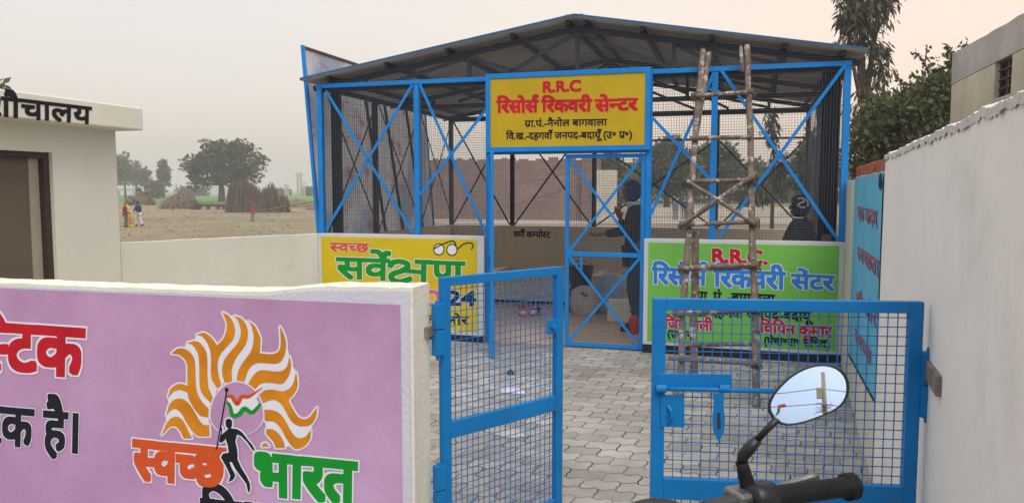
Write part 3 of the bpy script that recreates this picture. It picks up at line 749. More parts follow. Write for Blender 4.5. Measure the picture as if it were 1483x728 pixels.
# ragged mortar along the top
mt_ = MB(); nseg = 520; vs_ = []
for i in range(nseg + 1):
    t = i / nseg; p = A_.lerp(B_, t); s_ = t * (B_ - A_).length
    h = 1.812 - 0.03 * t + 0.012 * noise.noise(V((s_ * 4, 0, 0))) + 0.008 * noise.noise(V((s_ * 15, 2, 0))) + 0.006 * noise.noise(V((s_ * 55, 4, 0)))
    e0 = 0.005 + 0.007 * noise.noise(V((s_ * 13, 7, 0))) + 0.004 * noise.noise(V((s_ * 47, 9, 0)))
    for off, z in ((e0, h - .030 + .012 * noise.noise(V((s_ * 20, 12, 0)))), (e0 + .002, h - .006), (-.035, h + .006 + .006 * noise.noise(V((s_ * 40, 20, 0)))), (-.12, h + .008 * noise.noise(V((s_ * 30, 30, 0)))), (-.225, h - .008), (-.238, h - .035)):
        q = p + RN * off; vs_.append((q.x, q.y, z))
mt_.add(vs_, [(i * 6 + j, (i + 1) * 6 + j, (i + 1) * 6 + j + 1, i * 6 + j + 1) for i in range(nseg) for j in range(5)] + [tuple(range(6)), tuple(nseg * 6 + 5 - j for j in range(6))])
mt_.build('rough_coping', mat('worn_coping', (0.62, 0.59, 0.55), 0.95, 0.2, 8, 0.6, 30, spots=0.5, pcol=(0.36, 0.33, 0.30), pscale=9, pth=0.56), rw, auto=True)
C_, D_ = RW(4.05) , RW(6.98)
wall_strip(C_, D_, 0.22, lambda t: 1.70 if t < 0.66 else 1.68, WHITEW, n=40, nrm=-RN, jit=0.004, tj=0.008).build('low_wall_section', CREAMD, rw, auto=True)
cb_ = MB(); L_ = (D_ - C_).length * 0.66; nbk = int(L_ / 0.115)
for i in range(nbk):
    p = C_ + rdir * (i + 0.5) * 0.115 - RN * 0.11
    h = 0.036 + random.uniform(-0.004, 0.004)
    cb_.obox(p + V((0, 0, 1.735 + random.uniform(-0.004, 0.004))), rdir * 0.053, RN * (0.108 + random.uniform(-0.006, 0.006)), V((0, 0, h)))
cb_.build('brick_coping', BRICKR, rw, bevel=0.004)
mu = MB(); a_, c_ = RW(4.06) + RN * 0.007, RW(5.98) + RN * 0.007
mu.add([(a_.x, a_.y, 0.47), (c_.x, c_.y, 0.31), (c_.x, c_.y, 1.69), (a_.x, a_.y, 1.695)], [(0, 1, 2, 3)])
mu.build('painted_notice', SKYP, rw)
mu = MB(); mu.bar((a_.x, a_.y, 0.465), (c_.x, c_.y, 0.305), 0.004, 0.022); mu.build('dark_border_line', NAVY, rw)
MP0 = RW(5) + RN * 0.009
def MPt(x, y): return on_plane(x, y, MP0, RN)
for tk, (x0, y0), (x1, y1), hb_ in ((['ए', 'क', ' ', 'क', 'द', 'म', ' '], (1242.5, 299), (1273.5, 307), 20), (['<स', 'व', '<च', 'छ', 'त', 'ा'], (1242, 357), (1272.5, 378), 20),
                              (['क', 'ी', ' ', 'ओ', 'र'], (1240, 424), (1269, 452), 20), (['<स', 'व', '<च', 'छ'], (1238, 474), (1262, 510), 20)):
    letters(tk, MPt(x0, y0), MPt(x1, y1), MPt(x0, y0 + hb_ * 0.9), RN, FADED, rw, 0.03)
em = MB(); em.poly([MPt(1275 + 2.6 * math.cos(a), 266 + (15 if math.sin(a) < 0 else 9) * math.sin(a)) + RN * 0.001 for a in [i * math.pi / 10 for i in range(20)]])
em.build('drop_emblem', NAVL, rw)

# --- diagonal low wall between the toilet block and the shed
lw = wall_strip((-5.62, 5.86, 0), (-4.50, 7.58, 0), 0.12, lambda t: 1.10 + 0.012 * t, CREAMD, n=40, nrm=V((-1.72, 1.12, 0)).normalized(), jit=0.002, tj=0.006)
tag(lw.build('low_wall', CREAMD, None, (-5.06, 6.7, 0), auto=True), 'plain cream low wall between the toilet block and the yellow painted wall', 'wall')

# --- toilet block
TX = -5.6
tb = thing('toilet_block', 'cream toilet block at the left with a flat roof slab and brown framed door', 'building', (-7, 4.5, 0))
DY0, DY1, DZ = 4.25, 5.15, 1.915
m_ = MB()
m_.box(-8.4, TX, DY1, 5.85, 0, 2.16); m_.box(-8.4, TX, 2.9, DY0, 0, 2.16); m_.box(-8.4, TX, DY0, DY1, DZ, 2.16); m_.box(-8.4, TX - 0.16, DY0, DY1, 0, DZ)
m_.build('wall', CREAM, tb)
m_ = MB(); m_.box(-8.7, -5.35, 2.5, 5.93, 2.15, 2.357); m_.build('roof_slab', CREAM, tb, bevel=0.012)
m_ = MB()
m_.box(TX - 0.10, TX - 0.035, DY1 - 0.055, DY1, 0, DZ); m_.box(TX - 0.10, TX - 0.035, DY0, DY0 + 0.055, 0, DZ); m_.box(TX - 0.10, TX - 0.035, DY0 + 0.055, DY1 - 0.055, DZ - 0.05, DZ)
m_.build('door_frame', DKWOOD, tb, bevel=0.004)
m_ = MB(); m_.box(TX - 0.13, TX - 0.10, DY0 + 0.05, DY1 - 0.15, 0.02, DZ - 0.05); m_.build('door', DOORM, tb, bevel=0.003)
m_ = MB(); m_.box(TX - 0.125, TX - 0.09, DY1 - 0.15, DY1 - 0.057, 0.02, DZ - 0.05); m_.build('door_edge', DOORE, tb, bevel=0.003)
TS = lambda x, y: on_X(x, y, -5.348)
letters(['श', 'ौ', 'च', 'ा', 'ल', 'य'], TS(-22, 138), TS(131, 156), TS(-22, 166), V((1, 0, 0)), BLK, tb, 0.032)

# ------------------------------------------------------------------ SHED
SX0, SX1, SY0, SY1 = -4.48, 0.91, 7.6, 11.6
RX = -1.6
def roofz(x): return 2.775 + (3.265 - 2.775) * (x + 4.64) / (RX + 4.64) if x < RX else 3.265 - (3.265 - 2.80) * (x - RX) / (1.05 - RX)
shed = thing('wire_mesh_shed', 'open steel shed with blue posts, wire mesh walls and a low gabled sheet roof', 'shed', (-1.8, 9.6, 0))
for x in (SX0, -3.32, -0.26, SX1 - 0.012):
    m_ = MB(); m_.box(x - 0.03, x + 0.03, SY0 - 0.02, SY0 + 0.04, 1.12, 2.71); m_.build('post', BLUEF, shed, bevel=0.003)
for x in (-2.515, -0.87):
    m_ = MB(); m_.box(x - 0.028, x + 0.028, SY0 - 0.03, SY0 + 0.03, 0.0, 2.71); m_.build('post', BLUEF, shed, bevel=0.003)
m_ = MB(); m_.box(SX0 - 0.03, SX1 + 0.02, SY0 - 0.025, SY0 + 0.02, 2.712, 2.758); m_.build('front_beam', BLUEF, shed, bevel=0.003)
def brace(a, b, Y, m, w_=0.030):
    p, q = on_Y(*a, Y), on_Y(*b, Y)
    k = MB(); k.bar(p, q, 0.008, w_, up=(0, 1, 0)) if False else k.bar(p, q, w_, 0.006, up=(0, 1, 0)); k.build('brace', m, shed)
yb = SY0 - 0.024
for i, (a, b) in enumerate([((472, 132), (598, 337)), ((597, 123), (472, 333)), ((608, 122), (703, 337)), ((703, 160), (608, 282)), ((945, 171), (1032, 263)), ((1033, 108), (941, 314)), ((1044, 101), (1214, 348)), ((1225, 93), (1041, 344))]):
    brace(a, b, yb - 0.009 * (i % 2), BLUEF)
# back and side framing; its backlit darkness is put into the steel colour
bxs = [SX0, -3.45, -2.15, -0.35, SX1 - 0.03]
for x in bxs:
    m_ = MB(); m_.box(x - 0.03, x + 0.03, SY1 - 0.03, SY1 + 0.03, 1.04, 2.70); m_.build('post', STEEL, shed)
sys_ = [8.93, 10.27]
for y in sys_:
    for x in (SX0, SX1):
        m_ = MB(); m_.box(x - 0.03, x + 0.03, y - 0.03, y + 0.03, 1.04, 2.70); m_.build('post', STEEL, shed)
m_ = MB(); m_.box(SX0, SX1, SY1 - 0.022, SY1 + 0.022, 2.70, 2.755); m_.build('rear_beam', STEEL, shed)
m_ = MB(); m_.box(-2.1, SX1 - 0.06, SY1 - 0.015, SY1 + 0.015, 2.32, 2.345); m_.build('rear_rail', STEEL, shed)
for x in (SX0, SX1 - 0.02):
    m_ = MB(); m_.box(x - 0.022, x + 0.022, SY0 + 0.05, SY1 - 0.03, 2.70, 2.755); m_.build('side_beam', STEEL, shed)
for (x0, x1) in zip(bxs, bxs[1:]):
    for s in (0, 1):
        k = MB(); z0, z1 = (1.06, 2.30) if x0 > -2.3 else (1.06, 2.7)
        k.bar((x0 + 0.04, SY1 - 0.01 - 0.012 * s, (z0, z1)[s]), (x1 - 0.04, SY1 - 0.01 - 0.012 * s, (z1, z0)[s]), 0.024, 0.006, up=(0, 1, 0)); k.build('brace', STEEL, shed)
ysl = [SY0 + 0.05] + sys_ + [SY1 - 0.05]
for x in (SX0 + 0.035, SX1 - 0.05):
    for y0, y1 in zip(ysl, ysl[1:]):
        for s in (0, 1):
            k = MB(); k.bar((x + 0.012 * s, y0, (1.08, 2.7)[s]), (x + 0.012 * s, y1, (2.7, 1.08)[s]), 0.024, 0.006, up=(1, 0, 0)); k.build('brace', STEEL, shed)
# roof
RY0, RY1 = 7.48, 11.95
rf = MB(); ny = 300
for (xa, xb) in ((-4.64, RX), (RX, 1.05)):
    vs_ = []
    for i in range(ny + 1):
        y = RY0 + (RY1 - RY0) * i / ny; dz = 0.010 * math.cos(2 * math.pi * y / 0.0924)
        for x in (xa, xb): vs_.append((x, y, roofz(x) + 0.024 + dz))
    rf.add(vs_, [(2 * i, 2 * i + 1, 2 * i + 3, 2 * i + 2) for i in range(ny)])
roof = rf.build('roof', ROOFM, shed, smooth=True)
rt = MB()
for (xa, xb) in ((-4.64, RX), (RX, 1.05)):
    pa, pb = V((xa, RY0 - 0.006, roofz(xa) + 0.035)), V((xb, RY0 - 0.006, roofz(xb) + 0.035)); rt.bar(pa, pb, 0.006, 0.018)
rt.bar((-4.648, RY0, 2.775 + 0.03), (-4.648, RY1, 2.775 + 0.03), 0.006, 0.025)
rt.build('edge_trim', ROOFE, roof)
rt = MB(); rt.bar((RX - 0.09, (RY0 + RY1) / 2, 3.302), (RX + 0.09, (RY0 + RY1) / 2, 3.302), 4.47, 0.006); 
rt.build('ridge_cap', ROOFM, roof)
for x in (-4.35, -3.65, -2.95, -2.25, -1.68, -1.5, -0.95, -0.3, 0.35, 0.85):
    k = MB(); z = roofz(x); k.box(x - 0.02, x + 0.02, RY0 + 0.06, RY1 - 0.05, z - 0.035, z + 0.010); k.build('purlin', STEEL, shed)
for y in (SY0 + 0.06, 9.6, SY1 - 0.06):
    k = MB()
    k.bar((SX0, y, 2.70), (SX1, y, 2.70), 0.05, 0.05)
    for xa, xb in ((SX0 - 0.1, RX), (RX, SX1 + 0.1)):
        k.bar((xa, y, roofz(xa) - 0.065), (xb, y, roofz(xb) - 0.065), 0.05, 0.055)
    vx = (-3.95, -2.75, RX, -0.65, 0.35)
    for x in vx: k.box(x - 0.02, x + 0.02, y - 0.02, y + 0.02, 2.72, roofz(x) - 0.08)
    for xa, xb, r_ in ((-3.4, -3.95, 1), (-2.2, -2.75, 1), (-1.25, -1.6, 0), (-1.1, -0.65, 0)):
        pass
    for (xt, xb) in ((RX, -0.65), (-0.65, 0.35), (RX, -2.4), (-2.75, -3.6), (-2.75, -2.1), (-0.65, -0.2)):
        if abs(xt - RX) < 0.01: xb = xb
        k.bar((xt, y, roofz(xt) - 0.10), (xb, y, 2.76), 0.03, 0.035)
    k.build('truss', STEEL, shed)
# wire mesh
def mesh_panel(o, u, v, wu, hv, pitch, r, m, parent, top=None, name='wire_mesh', round_=False):
    """grid of wires on the plane o + u*a + v*b"""
    o, u, v = V(o), V(u).normalized(), V(v).normalized(); nrm = u.cross(v); k = MB()
    nu_, nv_ = int(wu / pitch), int(hv / pitch)
    def wire(p, q, off):
        d = (q - p).normalized(); s = d.cross(nrm) * r; t = nrm * r; c = nrm * off
        vs_ = [b + c + w_ for b in (p, q) for w_ in (s + t, s - t, -s - t, -s + t)]
        k.add(vs_, [(0, 1, 5, 4), (1, 2, 6, 5), (2, 3, 7, 6), (3, 0, 4, 7)])
    for i in range(1, nu_ + 1):
        a = i * pitch; h = top(a) if top else hv
        if h > 0.01: wire(o + u * a, o + u * a + v * h, r)
    for j in range(1, nv_ + 1):
        b = j * pitch
        if top:
            xs_ = [i * wu / 200 for i in range(201) if top(i * wu / 200) >= b]
            if len(xs_) > 1: wire(o + u * xs_[0] + v * b, o + u * xs_[-1] + v * b, -r)
        else: wire(o + v * b, o + u * wu + v * b, -r)
    return k.build(name, m, parent)
PT = 0.0255; WR = 0.00125
for x0, x1 in ((SX0 + 0.03, -3.35), (-3.29, -2.545), (-0.84, -0.29), (-0.23, SX1 - 0.04)):
    mesh_panel((x0, SY0 + 0.012, 1.12), (1, 0, 0), (0, 0, 1), x1 - x0, 1.585, PT, WR, WIRE, shed)
mesh_panel((SX0, SY0 + 0.012, 2.76), (1, 0, 0), (0, 0, 1), SX1 - SX0, 0.5, PT, WR, WIRE, shed, top=lambda a: roofz(SX0 + a) - 2.775)
for x0, x1 in zip(bxs, bxs[1:]):
    mesh_panel((x0 + 0.03, SY1 + 0.01, 1.05), (1, 0, 0), (0, 0, 1), x1 - x0 - 0.06, 1.64, PT * 1.5, WR * .8, WIRE, shed)
mesh_panel((SX0, SY1 + 0.01, 2.76), (1, 0, 0), (0, 0, 1), SX1 - SX0, 0.5, PT * 1.3, WR, WIRE, shed, top=lambda a: roofz(SX0 + a) - 2.775)
for x in (SX0, SX1 - 0.02):
    for y0, y1 in zip(ysl, ysl[1:]):
        mesh_panel((x, y0 + 0.03, 1.05), (0, 1, 0), (0, 0, 1), y1 - y0 - 0.06, 1.64, PT * 2, WR * .8, WIRE, shed)
# doors of the shed
def door_leaf(P0, ux, W_, label, hinge_first):
    """leaf as a part of the shed: frame with sub-parts"""
    u = V(ux).normalized(); n_ = V((-u.y, u.x, 0)); P0 = V(P0); H0, H1, HM = 0.015, 1.955, 0.955
    fm = MB(); sw = 0.04
    for a in (sw / 2, W_ - sw / 2): fm.obox(P0 + u * a + V((0, 0, (H0 + H1) / 2)), u * sw / 2, n_ * 0.016, V((0, 0, (H1 - H0) / 2)))
    for z, h in ((H0 + 0.02, 0.04), (H1 - 0.02, 0.04), (HM, 0.045)): fm.obox(P0 + u * W_ / 2 + V((0, 0, z)), u * (W_ / 2 - sw), n_ * 0.015, V((0, 0, h / 2)))
    d = fm.build('door', BLUEF, shed, bevel=0.003)
    if label: d['label'] = label
    for (za, zb) in ((H0 + 0.04, HM - 0.02), (HM + 0.02, H1 - 0.04)):
        for s in (0, 1):
            k = MB(); k.bar(P0 + u * sw - n_ * (0.012 + 0.008 * s) + V((0, 0, (za, zb)[s])), P0 + u * (W_ - sw) - n_ * (0.012 + 0.008 * s) + V((0, 0, (zb, za)[s])), 0.026, 0.006, up=n_)
            k.build('brace', BLUEF, d)
        mesh_panel(P0 + u * sw + V((0, 0, za)), u, (0, 0, 1), W_ - 2 * sw, zb - za, PT, WR, WIRE, d)
    k = MB(); c = P0 + u * 0.17 - n_ * 0.02 + V((0, 0, HM - 0.02)); k.obox(c - V((0, 0, 0.075)), u * 0.012, n_ * 0.004, V((0, 0, 0.075))); k.build('handle', BLUE, d)
    return d
door_leaf((-1.70, SY0 - 0.005, 0), (1, 0, 0), 0.80, 'closed mesh door leaf', True)
dv = V((0.262, -0.75, 0)); door_leaf((-2.485, SY0 - 0.045, 0), dv, 0.79, 'mesh door leaf standing open edge on', True)
m_ = MB(); m_.box(-2.485, -0.90, SY0 - 0.03, SY0 + 0.02, 1.962, 2.0); m_.build('door_lintel', BLUEF, shed, bevel=0.003)
# low walls under the mesh (painted outside)
def YF(Y): return lambda x, y: on_Y(x, y, Y)
wy = thing('yellow_painted_wall', 'low wall under the mesh painted yellow with green Hindi lettering and spectacles', 'wall', (-3.5, 7.6, 0))
m_ = MB(); m_.box(-4.50, -2.55, SY0 - 0.06, SY0 + 0.08, 0, 1.12); m_.build('wall', BORDER, wy, bevel=0.006)
m_ = MB(); m_.box(-4.46, -2.63, SY0 - 0.064, SY0 - 0.06, 0.115, 1.085); m_.build('painted_panel', YEL, wy)
m_ = MB(); m_.box(-4.50, -2.55, SY0 - 0.066, SY0 - 0.0605, 0.0, 0.07); m_.build('plinth', NAVY, wy)
Q = YF(SY0 - 0.0645); FN2 = V((0, -1, 0))
letters(['<स', 'व', '<च', 'छ'], Q(478, 351.5), Q(534, 353), Q(478, 363.5), FN2, REDO, wy, 0.04, WHT, 0.03)
letters(['स', 'व', 'े', '^e', 'KSH', 'ण'], Q(488, 373.5), Q(672, 379.5), Q(488, 402), FN2, GRN, wy, 0.038, WHT, 0.03)
letters(['2', '0'], Q(585, 421), Q(640, 423), Q(585, 441), FN2, PINKL, wy, 0.04, WHT, 0.03)
letters(['2', '4'], Q(645, 423), Q(690, 424), Q(645, 441), FN2, NAVL, wy, 0.05, WHT, 0.03)
letters(['क', 'ी', ' ', 'ओ', 'र'], Q(612, 456), Q(678, 458.5), Q(612, 467), FN2, BLK, wy, 0.025)
def ZP(X, Y, l=0.002): return Q(460 + X / 4.28, 330 + Y / 4.28) + FN2 * l
sp_ = MB()
for cx, cy in ((752, 132), (833, 135)):
    sp_.cur = 1; sp_.poly([ZP(cx + 31 * math.cos(a), cy + 33 * math.sin(a), 0.0015) for a in [i * math.pi / 12 for i in range(24)]])
    sp_.cur = 0; v_, f_ = ribbon([(cx + 32 * math.cos(i * math.pi / 12), cy + 34 * math.sin(i * math.pi / 12)) for i in range(25)], 6); sp_.add([ZP(p.x, p.y, 0.003) for p in v_], f_)
for pts in ([(720, 130), (775, 100), (835, 80), (856, 100), (858, 118)], [(865, 132), (900, 103), (930, 92), (955, 95), (965, 112), (952, 132)]):
    v_, f_ = ribbon(spline(pts), 7); sp_.add([ZP(p.x, p.y, 0.0034) for p in v_], f_)
sp_.build('spectacles_emblem', [BLK, WHT], wy)

wg = thing('green_painted_wall', 'low wall under the mesh painted bright green with blue and red Hindi lettering', 'wall', (0, 7.6, 0))
m_ = MB(); m_.box(-0.90, 0.915, SY0 - 0.06, SY0 + 0.08, 0, 1.125); m_.build('wall', BORDER, wg, bevel=0.006)
m_ = MB(); m_.box(-0.855, 0.87, SY0 - 0.064, SY0 - 0.06, 0.12, 1.09); m_.build('painted_panel', GREENP, wg)
m_ = MB(); m_.box(-0.90, 0.915, SY0 - 0.067, SY0 - 0.0605, 0.0, 0.085); m_.build('plinth', NAVY, wg)
letters(list('R.R.C.'), Q(1030, 362), Q(1112, 365.5), Q(1030, 378.5), FN2, RED, wg, 0.055, WHT, 0.03)
letters(['ि', 'र', 'स', 'ो', 'स', '^'], Q(945, 388), Q(1023, 390.5), Q(945, 410), FN2, BLUL, wg, 0.04, WHT, 0.035)
letters(['ि', 'र', 'क', 'व', 'र', 'ी'], Q(1034, 391), Q(1136, 395), Q(1034, 414), FN2, BLUL, wg, 0.04, WHT, 0.035)
letters(['स', 'े', 'ं', 'ट', 'र'], Q(1146, 397), Q(1208, 400), Q(1146, 417), FN2, BLUL, wg, 0.042, WHT, 0.035)
letters(['ग', '/', 'ा', '.', ' ', 'प', 'ं', '.', ' ', '-', 'ब', 'ा', 'ग', 'व', 'ा', 'ल', 'ा'], Q(1008, 422), Q(1122, 427), Q(1008, 435), FN2, BLK, wg, 0.035)
letters(['ि', 'व', '.', 'ख', '.', ' ', 'द', 'ह', 'ग', 'व', 'ा', 'ं', ' ', 'ज', 'न', 'प', 'द', '-', 'ब', 'द', 'ा', 'य', 'ू', 'ँ'], Q(985, 444), Q(1174, 452), Q(985, 456), FN2, BLK, wg, 0.035)
letters(['स', 'ा', 'ि', 'ज', 'द', ' ', 'अ', 'ल', 'ी'], Q(944, 461), Q(1032, 465), Q(944, 474), FN2, RED, wg, 0.045, WHT, 0.03)
letters(['(', 'प', '/', 'ध', 'ा', 'न', ')'], Q(966, 478), Q(1009, 480), Q(966, 488), FN2, BLK, wg, 0.03)
letters(['ि', 'व', 'ि', 'प', 'न', ' ', 'क', 'ु', 'म', 'ा', 'र'], Q(1101, 467), Q(1204, 474), Q(1101, 481), FN2, RED, wg, 0.045, WHT, 0.03)
letters(['(', 'प', 'ं', 'च', 'ा', '॰', 'ग', '/', 'ा', '॰', ' ', 'स', 'ि', 'च', 'व', ')'], Q(1106, 488), Q(1202, 493), Q(1106, 498), FN2, BLK, wg, 0.035)

rwl = thing('rear_low_wall', 'low tan wall at the back of the shed with small black Hindi lettering', 'wall', (-1.8, 11.6, 0))
m_ = MB(); m_.box(SX0 - 0.06, SX1 + 0.06, SY1 - 0.06, SY1 + 0.06, 0, 1.04); m_.build('wall', CREAMI, rwl, bevel=0.006)
Q3 = YF(SY1 - 0.062)
letters(['व', 'म', 'ी', '^', ' ', 'क', '<म', 'प', 'ो', '<स', 'ट'], Q3(744, 335), Q3(797, 336), Q3(744, 343), FN2, BLK, rwl, 0.03)
for x, l in ((SX0 - 0.02, 'low cream side wall of the shed beneath the printed banner'), (SX1 + 0.0, 'low cream side wall of the shed beside the whitewashed boundary wall')):
    m_ = MB(); m_.box(x - 0.04, x + 0.06, SY0 + 0.09, SY1 - 0.07, 0, 1.05); tag(m_.build('side_wall', CREAMI, None, (x, 9.6, 0)), l, 'wall')
tk_ = thing('compost_tank', 'low cream compost tank wall inside the shed against the rear wall', 'tank', (-1.8, 10.9, 0))
m_ = MB(); m_.box(-3.55, -0.3, 10.42, 10.54, 0, 0.42); m_.box(-3.55, -3.43, 10.54, 11.53, 0, 0.42); m_.box(-1.98, -1.86, 10.54, 11.53, 0, 0.415); m_.box(-0.42, -0.3, 10.54, 11.53, 0, 0.42)
m_.build('tank_wall', CREAMI, tk_, bevel=0.01)
m_ = MB(); m_.box(-3.5, -0.35, 10.405, 10.42, 0.0, 0.03); m_.build('skirting', NAVY, tk_)

# sign over the door
sg = thing('signboard', 'yellow signboard in a blue frame with red and black lettering above the shed door', 'sign', (-1.69, 7.5, 2.37))
sx0, sx1, sz0, sz1, sy = -2.525, -0.855, 1.985, 2.775, SY0 - 0.08
m_ = MB(); fwid = 0.05
m_.box(sx0, sx0 + fwid, sy, sy + 0.05, sz0, sz1); m_.box(sx1 - fwid, sx1, sy, sy + 0.05, sz0, sz1)
m_.box(sx0 + fwid, sx1 - fwid, sy + 0.001, sy + 0.049, sz1 - fwid, sz1); m_.box(sx0 + fwid, sx1 - fwid, sy + 0.001, sy + 0.049, sz0, sz0 + fwid)
m_.build('frame', BLUEF, sg, bevel=0.003)
m_ = MB(); m_.box(sx0 + fwid, sx1 - fwid, sy + 0.012, sy + 0.03, sz0 + fwid, sz1 - fwid); m_.build('board', YELS, sg)
Q4 = YF(sy + 0.012)
letters(list('R.R.C'), Q4(785, 120.5), Q4(842, 118), Q4(785, 134), FN2, RED, sg, 0.05)
letters(['ि', 'र', 'स', 'ो', 'स', '^'], Q4(720, 146.5), Q4(779, 146), Q4(720, 163), FN2, RED, sg, 0.05)
letters(['ि', 'र', 'क', 'व', 'र', 'ी'], Q4(785, 146), Q4(856, 145), Q4(785, 162), FN2, RED, sg, 0.05)
letters(['स', 'े', '<न', 'ट', 'र'], Q4(862, 145), Q4(923, 143), Q4(862, 161), FN2, RED, sg, 0.05)
letters(['ग', '/', 'ा', '.', 'प', 'ं', '.', '-', 'न', 'ै', 'न', 'ो', 'ल', ' ', 'ब', 'ा', 'ग', 'व', 'ा', 'ल', 'ा'], Q4(760, 175), Q4(879, 172.5), Q4(760, 184), FN2, BLK, sg, 0.03)
letters(['ि', 'व', '.', 'ख', '.', '-', 'द', 'ह', 'ग', 'व', 'ा', 'ँ', ' ', 'ज', 'न', 'प', 'द', '-', 'ब', 'द', 'ा', 'य', 'ू', 'ँ', ' ', '(', 'उ', '॰', ' ', 'प', '/', '॰', ')'], Q4(733, 193), Q4(916, 190.5), Q4(733, 202), FN2, BLK, sg, 0.03)

# leaning flex banner along the left side
bn = thing('flex_banner', 'tall printed flex banner in a blue frame leaning along the left side of the shed', 'banner', (-4.62, 9.4, 0.9))
def bp(y, z): return V((-4.57 - 0.075 * (z - 0.95), y, z))
m_ = MB(); nn = 16
vs_ = []; 
for i in range(nn + 1):
    for j in range(nn + 1):
        y = 7.72 + (11.05 - 7.72) * i / nn; z = 0.98 + (3.17 - 0.98) * j / nn - 0.0 * i
        p = bp(y, z); p.x += 0.02 * math.sin(i / nn * 7) * math.sin(j / nn * math.pi); vs_.append(p)
m_.add(vs_, [(i * (nn + 1) + j, (i + 1) * (nn + 1) + j, (i + 1) * (nn + 1) + j + 1, i * (nn + 1) + j + 1) for i in range(nn) for j in range(nn)])
m_.build('flex_sheet', FLEX, bn, smooth=True)
m_ = MB()
for y in (7.70, 11.07):
    m_ = MB(); m_.bar(bp(y, 0.95), bp(y, 3.21), 0.035, 0.035, up=(0, 1, 0)); m_.build('blue_upright', BLUEF, bn)
for z in (3.19, 0.965):
    m_ = MB(); m_.bar(bp(7.72, z), bp(11.05, z), 0.03, 0.03); m_.build('dark_rail', STEEL, bn)
for y in (9.35, 9.9, 10.6):
    m_ = MB(); m_.bar(bp(y, 0.98) + V((0.03, 0, 0)), bp(y - 0.35, 3.17) + V((0.03, 0, 0)), 0.03, 0.03, up=(0, 1, 0)); m_.build('strut', STEEL, bn)

def curtain(x0, x1, y, z0, z1, label):
    k = MB(); n_ = 40; fr = []; bk = []
    for i in range(n_ + 1):
        t = i / n_; x = x0 + (x1 - x0) * t; d = 0.022 * math.sin(t * 24) + 0.012 * math.sin(t * 53 + 1)
        fr.append((x, y + d)); bk.append((x, y + 0.05 + d))
    vs_ = [(a, b, z) for z in (z0, z1) for a, b in fr] + [(a, b, z) for z in (z0, z1) for a, b in bk]; M_ = n_ + 1; fs = []
    for i in range(n_):
        fs += [(i, i + 1, M_ + i + 1, M_ + i), (2 * M_ + i + 1, 2 * M_ + i, 3 * M_ + i, 3 * M_ + i + 1), (M_ + i, M_ + i + 1, 3 * M_ + i + 1, 3 * M_ + i), (i + 1, i, 2 * M_ + i, 2 * M_ + i + 1)]
    fs += [(0, M_, 3 * M_, 2 * M_), (M_ - 1, 3 * M_ - 1, 4 * M_ - 1, 2 * M_ - 1)]
    k.add(vs_, fs)
    tag(k.build('tarpaulin', TARP, None, ((x0 + x1) / 2, y, z0)), label, 'tarpaulin')
curtain(-4.42, -4.31, 7.72, 1.06, 2.70, 'narrow black tarpaulin bundled at the corner beside the printed banner')
curtain(0.70, 0.86, 7.74, 1.06, 2.70, 'wide black tarpaulin hanging in folds behind the hooded person')

# ================================================================== YARD GATE (two leaves)
def gate_leaf(H, E_, ztop, zmid, label, hinge_z, group):
    """H hinge-side foot, E_ free-side foot"""
    H, E_ = V(H), V(E_); W_ = (E_ - H).length; u = (E_ - H).normalized(); n_ = V((-u.y, u.x, 0))
    if n_.y > 0: n_ = -n_                                                # towards the viewer
    t = thing('gate_leaf', label, 'gate', H, group)
    sw = 0.045; fr = MB()
    for a in (sw / 2, W_ - sw / 2): fr.obox(H + u * a + V((0, 0, (ztop + 0.012) / 2)), u * sw / 2, n_ * 0.0165, V((0, 0, (ztop - 0.012) / 2)))
    for z, h in ((ztop - 0.02, 0.04), (zmid, 0.075), (0.032, 0.04)): fr.obox(H + u * W_ / 2 + V((0, 0, z)), u * (W_ / 2 - sw), n_ * 0.0155, V((0, 0, h / 2)))
    fr.build('frame', BLUE, t, bevel=0.0025)
    for za, zb in ((0.052, zmid - 0.0375), (zmid + 0.0375, ztop - 0.04)):
        mesh_panel(H + u * sw + V((0, 0, za)), u, (0, 0, 1), W_ - 2 * sw, zb - za, 0.0325, 0.0015, WIREB, t)
    for z in hinge_z:
        k = MB()
        k.obox(H - u * 0.022 + n_ * 0.012 + V((0, 0, z)), u * 0.024, n_ * 0.018, V((0, 0, 0.055)))
        k.obox(H - u * 0.022 + n_ * 0.012 + V((0, 0, z - 0.115)), u * 0.024, n_ * 0.018, V((0, 0, 0.055)))
        k.path([H - u * 0.025 + n_ * 0.015 + V((0, 0, z + 0.07)), H - u * 0.025 + n_ * 0.015 + V((0, 0, z - 0.19))], 0.011, 10)
        k.build('hinge', BLUE, t, bevel=0.003)
    return t, u, n_
gl, ul, nl = gate_leaf((-1.235, 3.06, 0), (-0.845, 3.69, 0), 1.224, 0.545, 'left gate leaf of blue steel and wire mesh swung open beside the pink wall', (1.06, 0.35), 'yard gate leaves')
gr, ur, nr = gate_leaf((0.598, 2.865, 0), (-0.288, 2.69, 0), 1.224, 0.545, 'right gate leaf of blue steel and wire mesh with a sliding bolt behind the mirror', (1.0, 0.35), 'yard gate leaves')
